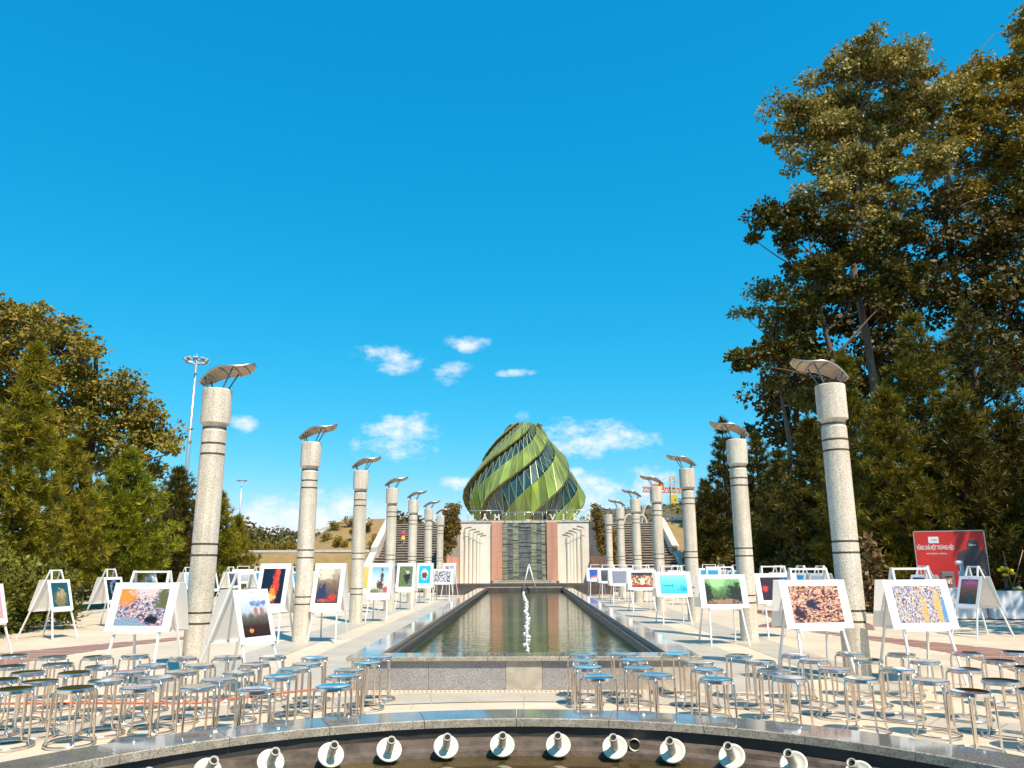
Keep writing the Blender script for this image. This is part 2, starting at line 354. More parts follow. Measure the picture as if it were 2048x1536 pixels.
def thing(name, label, cat, loc=(0, 0, 0), rz=0, group=None):
    o = bpy.data.objects.new(name, None); col.objects.link(o); o.empty_display_size = .2
    o.location = loc; o.rotation_euler = (0, 0, rz); return tag(o, label, cat, group)
def tag(o, label, cat, group=None):
    o['label'] = label; o['category'] = cat
    if group: o['group'] = group
    return o
def struct(o): o['kind'] = 'structure'; return o
def stuff(o): o['kind'] = 'stuff'; return o
def dup(root, loc, rz, label=None):
    def cp(o, p):
        c = o.copy(); col.objects.link(c); c.parent = p
        for ch in KIDS[o]: cp(ch, c)
        return c
    r = cp(root, None); r.location = loc; r.rotation_euler = (0, 0, rz)
    if label: r['label'] = label
    return r
KIDS = {}
def reg(o, *kids):
    KIDS[o] = list(kids)
    for k in kids: KIDS.setdefault(k, [])
def text_mesh(body, size, extrude=.005, align='CENTER', bold=0):
    cu = bpy.data.curves.new('txt', 'FONT'); cu.body = body; cu.size = size; cu.extrude = extrude; cu.align_x = align; cu.resolution_u = 3; cu.offset = bold
    o = bpy.data.objects.new('txt', cu); col.objects.link(o)
    me = bpy.data.meshes.new_from_object(o); bpy.data.objects.remove(o); bpy.data.curves.remove(cu); return me
def numbered(i): return ['first', 'second', 'third', 'fourth', 'fifth', 'sixth', 'seventh'][i]

# ================================================================== SETTING
# ground to the horizon
g = MB(); S = 3000
g.add([(-S, -S, -.03), (S, -S, -.03), (S, S, -.03), (-S, S, -.03)], [(0, 1, 2, 3)])
struct(g.build('ground', 'earth'))
# plaza (with a hole where the round fountain is)
FC = (0, 3.24); RO, RI, RH = 4.0, 3.585, .26
PL = (-13.4, 13.6, -9, 42.6)
def plaza_mesh():
    b = MB(); n = 72; vs = []; 
    for i in range(n):
        a = 2*math.pi*i/n; c, s_ = math.cos(a), math.sin(a)
        vs.append((FC[0]+3.8*c, FC[1]+3.8*s_, 0))
        tx = ((PL[1]-FC[0])/c if c > 1e-9 else (PL[0]-FC[0])/c if c < -1e-9 else 1e9)
        ty = ((PL[3]-FC[1])/s_ if s_ > 1e-9 else (PL[2]-FC[1])/s_ if s_ < -1e-9 else 1e9)
        t_ = min(tx, ty); vs.append((FC[0]+t_*c, FC[1]+t_*s_, 0))
    b.add(vs, [(2*i, 2*i+1, (2*i+3) % (2*n), (2*i+2) % (2*n)) for i in range(n)])
    # square corners
    return b
pm = plaza_mesh()
plaza = struct(pm.build('plaza', 'plaza_stone'))
struct(MB().add([(-13.4,-9,-.006),(13.6,-9,-.006),(13.6,-1.3,-.006),(-13.4,-1.3,-.006)],[(0,1,2,3)]).add([(-13.4,20,-.006),(-4,20,-.006),(-4,42.6,-.006),(-13.4,42.6,-.006)],[(0,1,2,3)]).add([(4,20,-.006),(13.6,20,-.006),(13.6,42.6,-.006),(4,42.6,-.006)],[(0,1,2,3)]).build('plaza_apron', 'plaza_stone'))
# grey paving bands along the pool and the column rows, slab by slab
def slab(x0, x1, y0, y1, mt, z=.004):
    b = MB(); g_ = .006
    b.add([(x0+g_, y0+g_, z), (x1-g_, y0+g_, z), (x1-g_, y1-g_, z), (x0+g_, y1-g_, z)], [(0, 1, 2, 3)])
    return b.build('paving_slab', mt, plaza)
for s_ in (-1, 1):
    for (xa, xb, st) in ((2.12, 3.5, 1.35), (4.02, 4.82, 1.27)):
        y = 9.9
        while y < 39:
            slab(min(s_*xa, s_*xb), max(s_*xa, s_*xb), y, y+st, 'slab_grey'); y += st
for k in range(44):     # ring band around the round fountain
    a0 = R(-18)+k*R(216)/44; a1 = a0+R(216)/44-.0016; vs = []
    for i in range(4):
        a = a0+(a1-a0)*i/3
        for r_ in (5.93, 6.60):
            vs.append((FC[0]+r_*math.cos(a), FC[1]+r_*math.sin(a), .0075))
    MB().add(vs, [(0, 1, 3, 2), (2, 3, 5, 4), (4, 5, 7, 6)]).build('paving_slab', 'slab_grey', plaza)
# red crescents inlaid in the paving
def spline(pts, n):
    out = []; P = [Vector((*p, 0)) for p in pts]; P = [P[0]*2-P[1]]+P+[P[-1]*2-P[-2]]
    for i in range(n+1):
        t_ = i/n*(len(pts)-1); k = min(int(t_), len(pts)-2); t_ -= k; a, b_, c, d = P[k:k+4]
        out.append(.5*((2*b_)+(c-a)*t_+(2*a-5*b_+4*c-d)*t_*t_+(3*b_-a-3*c+d)*t_**3))
    return out
INN = [(5.75, 20.0), (6.5, 17.1), (6.95, 15.3), (7.1, 13.6), (6.9, 11.9), (6.3, 10.2), (5.4, 8.9)]
OUT = [(5.85, 20.0), (6.95, 17.3), (7.9, 15.4), (8.6, 13.6), (8.9, 11.8), (8.7, 9.8), (8.0, 7.9)]
for s_ in (-1, 1):
    for dy, sc in ((0, 1), (10.4, .98)):
        ii = spline(INN, 64); oo = spline(OUT, 64); k0 = 0
        while k0 < 64:
            k1 = min(64, k0+random.choice((3, 4, 5, 5, 6))); b = MB(); vs = []
            for j in range(k0, k1+1):
                e = .10 if j == k1 else 0
                for p, q in ((ii[j], ii[max(j-1, 0)]), (oo[j], oo[max(j-1, 0)])):
                    pp = p+(q-p).normalized()*e if e and (q-p).length > 0 else p
                    vs.append((s_*(pp.x*sc+(1.1 if s_ < 0 else 0)*max(0, (19-p.y)/8)), pp.y+dy, .0055))
            n_ = k1-k0
            b.add(vs, [(2*i, 2*i+1, 2*i+3, 2*i+2)[::s_] for i in range(n_)])
            if min(v[1] for v in vs) > 7.2: b.build('paving_slab', 'slab_red', plaza)
            k0 = k1
# lawn and path beyond the plaza on the tree side
struct(MB().add([(-60, -9, -.02), (-13.4, -9, -.02), (-13.4, 42, -.02), (-60, 42, -.02)], [(0, 1, 2, 3)]).build('lawn', 'grass_green'))
cb_ = MB()
for i in range(26): cb_.box(-13.62, -13.40, -9+i*2, -9+i*2+1.985, -.03, .10, bev=.01)
kerb = struct(cb_.build('kerb', 'stone_curb'))
struct(MB().add([(-60, 31.4, -.012), (-13.65, 31.4, -.012), (-13.65, 33.2, -.012), (-60, 33.2, -.012)], [(0, 1, 2, 3)]).build('path', 'slab_light'))

# ---- round fountain
ft = thing('round_fountain', 'round fountain basin ringed by polished grey granite coping', 'fountain', (FC[0], FC[1], 0))
NS = 30
for k in range(NS):
    a0 = math.pi/2+.015+k*2*math.pi/NS; a1 = a0+2*math.pi/NS-.0013
    b = MB(); b.k = 0; n = 4; r0, r1, z0, z1, e = RI, RO, RH-.062, RH, .006
    vs = []
    for i in range(n+1):
        a = a0+(a1-a0)*i/n
        for (r_, z_) in ((r0, z0), (r1, z0), (r1, z1-e), (r1-e, z1), (r0+e, z1), (r0, z1-e)): vs.append((r_*math.cos(a), r_*math.sin(a), z_))
    top = []; oth = [(0, 1, 2, 3, 4, 5), tuple(n*6+j for j in (5, 4, 3, 2, 1, 0))]
    for i in range(n):
        for j in range(6):
            f = (i*6+j, i*6+6+j, i*6+6+(j+1) % 6, i*6+(j+1) % 6)[::-1]
            (top if j == 3 else oth).append(f)
    o = len(b.v); b.add(vs, top); b.k = 1; b.f += [tuple(x+o for x in f) for f in oth]; b.mi += [1]*len(oth); b.sm += [False]*len(oth)
    b.build('coping_stone', ['granite_polished', 'granite_edge'], ft)
b = MB()
for k in range(48): b.ring(RI+.035, RO-.04, -.03, RH-.062, k*2*math.pi/48, (k+1)*2*math.pi/48, 1)
b.build('wall', 'granite_dark', ft)
b = MB(); n = 96
prof = [(RI+.036, .115), (RI-.06, .105), (RI-.07, .068), (RI-.08, .064), (RI-.15, .052), (RI-.165, -.02), (RI-.165, -.3)]
b.lathe(prof[::-1], n, cap=False, sharp=True); b.build('ledge', 'ledge', ft)
b = MB(); b.add([(3.44*math.cos(2*math.pi*i/64), 3.44*math.sin(2*math.pi*i/64), 0) for i in range(64)], [tuple(range(64))])
wat = struct(b.build('fountain_water', 'water_round', None, (FC[0], FC[1], .012)))
# nozzles
def nozzle():
    t_ = thing('fountain_nozzle', 'cream dish shaped fountain nozzle with short pipe at the round basin edge', 'nozzle', (0, 0, 0), 0, 'nozzles round the fountain basin')
    M = Matrix.Translation((0, 0, .112)) @ Matrix.Rotation(R(50), 4, 'X') @ Matrix.Scale(.87, 4)
    b = MB(); b.lathe([(.0, -.012), (.108, -.012), (.112, .0), (.110, .008), (.094, .010), (.088, .002), (.070, .0), (.062, -.006), (.045, -.006), (.0, -.006)], 28, M, cap=False)
    d = b.build('dish', 'plastic_cream', t_)
    b = MB(); b.lathe([(.036, -.006), (.036, .06), (.033, .075), (.033, .125), (.037, .132), (.037, .165), (.030, .168), (.025, .15)], 18, M, cap=False)
    p = b.build('pipe', 'pipe_grey', t_)
    b = MB(); b.lathe([(.0, .146), (.0255, .15)], 18, M, cap=False); h = b.build('bore', 'black_hole', p)
    b = MB(); b.tube([M @ Vector((0, 0, -.012)), M @ Vector((0, 0, -.10))], .03, 10); s_ = b.build('stub', 'pipe_grey', t_)
    reg(t_, d, p, s_); reg(p, h); return t_
nz = nozzle(); first = True
NU = [325, 440, 555, 672, 786, 897, 1007, 1117, 1229, 1342, 1457, 1577, 1692, 1810]
for k, u_ in enumerate(NU):
    a = math.pi/2-(k-6.37)*R(7.55)
    x, y = FC[0]+3.33*math.cos(a), FC[1]+3.33*math.sin(a)
    rz = a-math.pi/2
    if first: nz.location = (x, y, .0); nz.rotation_euler = (0, 0, rz); first = False
    else: dup(nz, (x, y, .0), rz)
# stray pipe elbow
e = at_y(1268, 1489, 6.62)
b = MB(); b.tube([(e.x+.02, e.y+.12, e.z-.02), (e.x+.01, e.y+.03, e.z), (e.x, e.y-.03, e.z)], [.036, .04, .044], 14, caps=False)
el_ = b.build('pipe_elbow', 'plastic_cream'); tag(el_, 'cream open pipe end poking out of the round basin wall', 'pipe')

# ---- long reflecting pool
lp = thing('reflecting_pool', 'long rectangular reflecting pool with polished grey granite coping', 'pool', (0, 9.9, 0))
PX, PY0, PY1, PH = 2.15, 9.88, 38.6, .40
def coping(x0, x1, y0, y1):
    b = MB(); x0 += .003; x1 -= .003; y0 += .003; y1 -= .003; z0, z1, e = PH-.05, PH, .006
    b.k = 1; vs = [(x0,y0,z0),(x1,y0,z0),(x1,y1,z0),(x0,y1,z0),(x0,y0,z1-e),(x1,y0,z1-e),(x1,y1,z1-e),(x0,y1,z1-e),(x0+e,y0+e,z1),(x1-e,y0+e,z1),(x1-e,y1-e,z1),(x0+e,y1-e,z1)]
    vs = [(v[0], v[1]-9.9, v[2]) for v in vs]
    fs = [(3,2,1,0)]+[(i,(i+1)%4,4+(i+1)%4,4+i) for i in range(4)]+[(4+i,4+(i+1)%4,8+(i+1)%4,8+i) for i in range(4)]
    b.add(vs, fs); b.f.append((8,9,10,11)); b.mi.append(0); b.sm.append(False)
    b.build('coping_stone', ['granite_polished', 'granite_edge'], lp)
for x in np.linspace(-PX, PX, 6)[:-1]: coping(x, x+PX*2/5, PY0, PY0+.45)
ys = np.linspace(PY0+.45, PY1-.45, 19)
for s_ in (-1, 1):
    for ya, yb in zip(ys[:-1], ys[1:]): coping(*sorted((s_*1.79, s_*PX)), ya, yb)
for x in np.linspace(-PX, PX, 6)[:-1]: coping(x, x+PX*2/5, PY1-.45, PY1)
xs = [-2.09, -1.15, -.215, .225, 1.38, 2.09]; mts = ['granite_grey', 'granite_grey', 'concrete_panel', 'granite_grey', 'concrete_panel']
for i in range(5):
    b = MB(); b.box(xs[i]+.002, xs[i+1]-.002, .03+(0 if mts[i] == 'granite_grey' else -.006), .10, -.03, PH-.05); b.build('wall_panel', mts[i], lp)
b = MB()
for s_ in (-1, 1): b.box(*sorted((s_*2.09, s_*1.80)), .10, PY1-9.9-.06, -.03, PH-.05)
b.box(-1.80, 1.80, .10, .38, -.03, PH-.05); b.box(-1.80, 1.80, PY1-9.9-.38, PY1-9.9-.06, -.03, PH-.05); b.build('wall', 'granite_grey', lp)
b = MB()
for s_ in (-1, 1):
    xa, xb = s_*1.798, s_*1.765
    b.add([(xa, .45, PH-.052), (xa, PY1-9.9-.45, PH-.052), (xb, PY1-9.9-.45, .12), (xb, .45, .12)], [(0, 1, 2, 3)[::-s_]])
    b.box(*sorted((s_*1.79, s_*1.735)), .46, PY1-9.9-.46, PH-.12, PH-.085)
b.box(-1.79, 1.79, PY1-9.9-.47, PY1-9.9-.40, .1, PH-.053); b.build('inner_lining', 'granite_brown', lp)
b = MB(); b.add([(-1.79, 10.2, 0), (1.79, 10.2, 0), (1.79, 38.3, 0), (-1.79, 38.3, 0)], [(0, 1, 2, 3)])
struct(b.build('pool_water', 'water_long', None, (0, 0, .175)))
# gutter grate along the front of the pool
gt = thing('gutter_grate', 'narrow slotted stone gutter grate at the foot of the pool wall', 'grate', (0, 9.80, 0))
b = MB(); b.box(-2.3, 2.3, -.03, .09, .001, .004); b.build('channel', 'groove', gt)
b = MB(); 
for i in range(84):
    x = -2.28+i*.0545; b.add([(x, -.025, .013), (x+.034, -.025, .013), (x+.018, .085, .013), (x-.016, .085, .013), (x, -.025, .004), (x+.034, -.025, .004)], [(0, 1, 2, 3), (4, 5, 1, 0)])
stuff(b.build('bars', 'slab_light', gt))
b = MB(); b.box(-2.3, 2.3, -.05, -.03, .001, .016); b.box(-2.3, 2.3, .09, .115, .001, .016); b.build('frame', 'slab_light', gt)
# white float line and A-frame
fl = thing('float_line', 'crooked line of white lumps floating along the middle of the pool', 'float line', (0, 10.4, .175))
pts = [(1057, 1300), (1052, 1290), (1054, 1275), (1054, 1255), (1056, 1240), (1052, 1222), (1054, 1205), (1049, 1195), (1047, 1180), (1045, 1172)]
wp = [at_z(u, v, .20) for u, v in pts]
b = MB(); P_ = []
for a, c in zip(wp[:-1], wp[1:]):
    n = max(2, int((c-a).length/.27))
    for i in range(n):
        p = a.lerp(c, i/n)
        r_ = random.uniform(.014, .038); P_.append(p)
        b.blob((p.x+random.uniform(-.05, .05), p.y-10.4+random.uniform(-.08, .08), random.uniform(.0, .03)), (r_*1.1, r_*1.4, r_*.8), 7, 4, .25)
stuff(b.build('lumps', 'foam', fl))
b = MB(); b.tube([(p.x, p.y-10.4, .0) for p in P_[::4]], .014, 5); b.build('line', 'foam', fl)
af = thing('inverted_v_frame', 'thin white inverted V frame standing at the far end of the pool', 'frame', (0, 37.8, .175))
t0 = at_y(1058, 1131, 37.8); l0 = at_y(1045, 1172, 37.8); r0_ = at_y(1073, 1173, 37.8)
b = MB(); b.tube([(l0.x, 0, .0), (t0.x-.02, 0, t0.z-.175)], .028, 8); b.build('leg', 'white_paint', af)
b = MB(); b.tube([(r0_.x, 0, .0), (t0.x+.02, 0, t0.z-.175)], .028, 8); b.build('leg', 'white_paint', af)
b = MB(); b.blob((t0.x, 0, t0.z-.17), (.06, .05, .05)); b.build('joint', 'white_paint', af)

# ---- stage wall, basins, stairs, terrace
SY = 48.0
struct(MB().box(-4.25, 4.25, 40.9, SY+.3, -.03, .30).build('platform', 'stone_curb'))
def basin(name, label, x, y0, y1, z0, z1, wd, mt):
    t_ = thing(name, label, 'basin', (0, y0, z0))
    for (a, b_, c, d) in ((-x, x, 0, wd), (-x, x, y1-y0-wd, y1-y0), (-x, -x+wd, wd, y1-y0-wd), (x-wd, x, wd, y1-y0-wd)):
        MB().box(a+.002, b_-.002, c, d, 0, z1-z0, bev=.01).build('rim', mt, t_)
    MB().box(-x+wd, x-wd, wd, y1-y0-wd, 0, (z1-z0)*.6).build('water_sheet', 'water_long', t_)
basin('wide_basin', 'wide low dark granite basin crossing behind the long pool', 4.3, 39.0, 40.9, -.03, .50, .22, 'granite_brown')
basin('cascade_basin', 'small granite basin at the foot of the slate water wall', 1.75, 43.6, 47.7, .30, .50, .28, 'granite_edge')
for k, u in enumerate((975, 995, 1019, 1046, 1077, 1102)):
    p = at_y(u, 1167, 39.6); tag(MB().blob((0, 0, 0), (.05, .05, .05)).build('globe_jet', 'foam', None, (p.x, 39.7, .32)), 'small white globe jet in the wide dark basin', 'jet', 'globe jets in the wide basin')
sw = thing('stage_wall', 'cream stage wall with relief columns, red pilasters and slate water wall', 'wall', (0, SY, .30))
WZ = 3.90-.30
for s_ in (-1, 1):
    for (z0, z1) in ((0, .95), (.956, 1.85), (1.856, 2.72), (2.726, WZ)):
        MB().box(*sorted((s_*2.0, s_*3.9)), 0, .3, z0, z1).build('wall_panel', 'wall_cream', sw)
    for (z0, z1) in ((.15, .95), (.955, 1.85), (1.855, 2.72), (2.725, WZ+.02)):
        MB().box(*sorted((s_*1.34, s_*1.66)), -.16, .28, z0, z1).build('pilaster_block', 'wall_red', sw)
        MB().box(*sorted((s_*1.664, s_*1.985)), -.16, .28, z0, z1).build('pilaster_block', 'wall_red', sw)
    MB().box(*sorted((s_*1.3, s_*2.05)), -.14, .27, 0, .15).build('plinth', 'granite_brown', sw)
    MB().box(*sorted((s_*1.32, s_*4.0)), -.05, .35, WZ+.021, WZ+.12).build('cap_stone', 'stone_curb', sw)
    US = [(932.7, 1060), (941.5, 1064), (949, 1068.5), (956, 1072.5), (961.7, 1076)] if s_ < 0 else [(1164.7, 1058), (1155.8, 1063), (1148, 1067), (1141.7, 1071), (1135.7, 1075)]
    for (u, v) in US:
        p = at_y(u, v, SY); h = p.z-.30; r_ = .035+.028*h-.01; k_ = r_
        b = MB(); b.lathe([(k_, 0), (k_, h*.28), (k_*.93, h*.285), (k_, h*.29), (k_, h*.86), (k_*.9, h*.865), (k_*1.22, h*.88), (k_*1.22, h)], 14, Matrix.Translation((p.x, -.03, 0)), sharp=True)
        rc = b.build('relief_column', 'wall_cream', sw)
        b = MB(); q = [(p.x-s_*(-.05), -.02, h+.10), (p.x-s_*.16, -.025, h+.19), (p.x-s_*.38, -.02, h+.20)]
        q = [(p.x+s_*.12, -.02, h+.06), (p.x-s_*.08, -.025, h+.16), (p.x-s_*.32, -.02, h+.19)]
        b.tube(q, .022, 6); b.build('relief_canopy', 'wall_side', sw)
# slate water wall: thin courses in seven vertical bands
b = MB(); bands = [(-1.33, -1.02, 0), (-1.02, -.70, 1), (-.70, -.36, 0), (-.36, .40, 1), (.40, .73, 0), (.73, 1.03, 1), (1.03, 1.33, 0)]
for (xa, xb, k) in bands:
    z = .02
    while z < WZ-.12:
        h = random.uniform(.05, .10); b.k = k if random.random() < .96 else 1-k
        b.box(xa+.002, xb-.002, random.uniform(-.05, .0), .25, z, z+h-.008); z += h
stuff(b.build('slate_courses', ['slate_green', 'slate_dark'], sw))
MB().box(-1.35, 1.35, .25, .3, 0, WZ).build('backing', 'granite_dark', sw)
# wing walls that reach forward beside the stairs
for s_ in (-1, 1):
    t_ = thing('wing_wall', 'grey flared wing wall with red base on the %s side of the stage' % ('masts' if s_ < 0 else 'billboard'), 'wall', (0, 0, 0))
    def wing(z0, z1, mt, nm, e=0):
        q = [(3.92-e, SY+.05), (4.72-e, 46.7), (4.72-e, 43.2), (4.775, 43.2), (4.775, 47.0), (4.3, SY+.05)]
        n_ = len(q); vs = [(s_*x, y, z0) for x, y in q]+[(s_*x, y, z1) for x, y in q]
        f = [tuple(range(n_)), tuple(range(2*n_-1, n_-1, -1))]+[(i, i+n_, (i+1) % n_+n_, (i+1) % n_) for i in range(n_)]
        MB().add(vs, f if s_ < 0 else [x[::-1] for x in f]).build(nm, mt, t_)
    wing(-.03, 1.9, 'wall_red' , 'base'); wing(1.902, 3.95, 'wall_side', 'upper_wall', .01)
    wing(3.952, 4.05, 'stone_curb', 'cap_stone', .04)
# terrace behind
struct(MB().box(-4.77, 4.77, SY+.3, 51.85, -.03, 4.03).box(-9.15, 9.15, 51.86, 120, -.03, 4.028).build('terrace', 'stone_curb'))
# railing and letters
rl = thing('terrace_railing', 'thin metal railing along the top of the stage wall', 'railing', (0, SY, 4.02))
b = MB(); b.tube([(-3.5, .1, .62), (-1.36, .1, .62)], .028, 6); b.build('handrail', 'rail', rl)
b = MB(); b.tube([(1.36, .1, .62), (5.2, .1, .62)], .028, 6); b.build('handrail', 'rail', rl)
b = MB(); b.tube([(-1.36, .1, .50), (1.36, .1, .50)], .028, 6); b.build('handrail', 'rail', rl)
for x in (-3.45, -2.7, -2.05, -1.36, -1.1, -.56, 0, .56, 1.1, 1.36, 2.0, 2.6, 3.2, 3.9):
    b = MB(); b.tube([(x, .1, 0), (x, .1, .61 if abs(x) > 1.2 else .49)], .017, 5); b.build('post', 'rail', rl)
b = MB(); b.tube([(-1.36, .1, .03), (1.36, .1, .03)], .02, 6); b.build('lower_rail', 'rail', rl)
LET = [('L', 948), ('Â', 970), ('M', 994), ('V', 1105), ('I', 1127), ('Ê', 1150), ('N', 1175)]
names = {'Â': 'A with circumflex', 'Ê': 'E with circumflex'}
for ch, u in LET:
    p = at_y(u, 1040, SY); base = ch
    me = text_mesh(ch, .46, .03, bold=.012); me.materials.append(MATS['letter'])
    t_ = thing('sign_letter', 'cream capital letter %s standing on the stage wall below the railing' % names.get(ch, ch), 'letter', (p.x, SY-.04, 4.03))
    o = obj('letter_body', me, t_, (0, 0, .012)); o.rotation_euler = (R(90), 0, 0)
    b = MB()                                                     # slab serifs
    feet = {'L': [(-.08, 0), (-.08, .32)], 'Â': [(-.15, 0), (.15, 0)], 'M': [(-.15, 0), (.15, 0), (-.13, .32), (.13, .32)], 'V': [(-.14, .32), (.14, .32)], 'I': [(0, 0), (0, .32)], 'Ê': [(-.09, 0), (-.09, .32)], 'N': [(-.12, 0), (.12, .32), (-.12, .32)]}[ch]
    for (x, z) in feet: MB().box(x-.07, x+.07, -.034, .034, z+.008, z+.048).build('serif', 'letter', t_)
# stairs
for s_ in (-1, 1):
    t_ = thing('staircase', 'broad stone staircase beside the stage wall on the %s side' % ('masts' if s_ < 0 else 'billboard'), 'stairs', (0, 42.6, 0))
    n = 26; z = 0; y = 0
    for i in range(n):
        dy = .325; 
        if i == 12: y += .9
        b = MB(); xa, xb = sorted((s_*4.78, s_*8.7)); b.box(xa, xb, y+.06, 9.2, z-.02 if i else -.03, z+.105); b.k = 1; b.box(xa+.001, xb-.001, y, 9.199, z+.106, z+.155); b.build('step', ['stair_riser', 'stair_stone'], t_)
        z += .155; y += dy
    for (ya, za, yb, zb) in ((-.2, .30, 3.95, 2.15), (4.3, 2.45, 8.9, 4.35)):
        xa, xb = sorted((s_*8.7, s_*9.1)); b = MB()
        vs = [(x, yy, zz) for x in (xa, xb) for (yy, zz) in ((ya, -.03), (yb, -.03), (yb, zb), (ya, za))]
        b.add(vs, [(0, 1, 2, 3), (7, 6, 5, 4), (0, 4, 5, 1), (1, 5, 6, 2), (2, 6, 7, 3), (3, 7, 4, 0)]); b.build('cheek_wall', 'stone_curb', t_)
# grass banks
def bank(name, xs, prof_fn, mt):
    b = MB(); ny = 60; nx = len(xs); ys_ = np.linspace(42.7, 75, ny)
    for x in xs:
        for y in ys_: b.v.append((x, float(y), prof_fn(x, float(y))))
    for i in range(nx-1):
        for j in range(ny-1): b.f.append((i*ny+j, i*ny+ny+j, i*ny+ny+j+1, i*ny+j+1)); b.mi.append(0); b.sm.append(True)
    return struct(b.build(name, mt))
def sm(a, b_, x): t_ = min(1, max(0, (x-a)/(b_-a))); return t_*t_*(3-2*t_)
def pleft(x, y):
    lo = 2.2*min(1, max(0, (y-43.2)/3.0))*sm(-21, -17.6, x)
    up = 2.0*sm(48, 54.5, y)*sm(-15.6, -12.2, x-.02*(y-50))+.35*sm(48, 54, y)*sm(-20, -15, x)
    return lo+up-.025+(.025*math.sin(x*1.1+y*.9) if y > 44 else 0)
def pright(x, y):
    return 4.2*min(1, max(0, (y-43.4)/7.6))-.025+.05*math.sin(x*2.1+y*1.3)*(y > 44)
bank('grass_bank', list(np.linspace(-26, -9.1, 44)), pleft, 'grass_dry')
bank('grass_bank', list(np.linspace(9.1, 22, 30)), pright, 'grass_dry')
def kerb_line(pts, label, wdt=.3, h=.14):
    t_ = thing('stone_edging', label, 'edging', (0, 0, 0))
    for a, c in zip(pts[:-1], pts[1:]):
        b = MB(); a = Vector(a); c = Vector(c); b.bar(a, a.lerp(c, .995), wdt, h); b.build('edging_stone', 'stone_curb', t_)
kerb_line([(-17.2+i*1.35, 46.5, 2.23) for i in range(7)], 'pale stone edging along the middle of the dry grass bank')
kerb_line([(-15.2, 52.5, 3.0), (-14, 53, 3.62), (-13, 53.3, 4.05), (-11.7, 53.6, 4.2), (-10.4, 53.6, 4.22), (-9.2, 53.6, 4.22)], 'stone edging along the crest of the dry grass mound', .35, .16)
kerb_line([(9.2, 51.1, 4.22), (11.2, 51.1, 4.22), (13.2, 51.1, 4.22), (15.2, 51.1, 4.22)], 'pale stone edging topping the grass bank by the conifers')

# ================================================================== BUD BUILDING
BY = 70.0; BXC = at_y(1048, 1000, BY).x
prof_px = [(848, 20), (858, 33), (870, 44), (885, 55), (900, 65), (915, 77), (930, 87), (945, 95), (960, 103), (972, 111), (985, 116), (1000, 116), (1020, 108), (1045, 92), (1062, 80)]
PZ = []; PR = []
for v, hw in prof_px[::-1]:
    p = at_y(1048, v, BY); q = at_y(1048+hw-float(np.interp(v, [848, 870, 905, 955, 985, 1005], [3, 5, 3, 3, 2, 1])), v, BY); PZ.append(p.z); PR.append(q.x-p.x)
def br_(z): return float(np.interp(z, PZ, PR))
ZB, ZT = 4.05, PZ[-1]
zz = np.linspace(ZB-6, ZT+8, 900); rate = 1.36*np.clip(.0545+(7.9-zz)*.0050, .022, .085)      # metres per degree
th_of = np.concatenate([[0], np.cumsum((zz[1]-zz[0])/rate[:-1])])
zlow0 = at_y(1048, 946, BY).z; th_of = th_of-np.interp(zlow0, zz, th_of)
def z_of(deg): return float(np.interp(deg, th_of, zz))
bud = thing('bud_building', 'flower bud shaped glass building wound with green and dark blue spiral bands', 'building', (BXC, BY, ZB))
NB = 6; STEP = 7.5
def bpt(az_deg, z, off):
    a = R(az_deg-90); r_ = br_(z)+off; return (r_*math.cos(a), r_*math.sin(a), z-ZB)
hidden = {'green_glass': MB(), 'blue_glass': MB()}; count = 0; mul = MB()
def pane(mt, quad, front):
    vs = [Vector(q) for q in quad]; n_ = (vs[2]-vs[0]).cross(vs[3]-vs[1])
    if n_.length < 1e-5: return
    n_.normalize(); c = sum(vs, Vector())/4
    if n_.dot(Vector((c.x, c.y, 0))) < 0: n_ = -n_; vs = vs[::-1]
    # every pane sits a touch out of true, so that reflections break from pane to pane
    ax = Vector((random.uniform(-1, 1), random.uniform(-1, 1), random.uniform(-1, 1))).normalized(); q_ = Quaternion(ax, R(random.uniform(-1.6, 1.6)))
    vs = [c+(q_ @ (v-c))*.985 for v in vs]
    b = MB() if front else hidden[mt]
    w2 = [v-n_*.04 for v in vs]
    b.add(vs+w2, [(0,1,2,3),(7,6,5,4),(0,4,5,1),(1,5,6,2),(2,6,7,3),(3,7,4,0)])
    if front: b.build('pane', mt, bud)
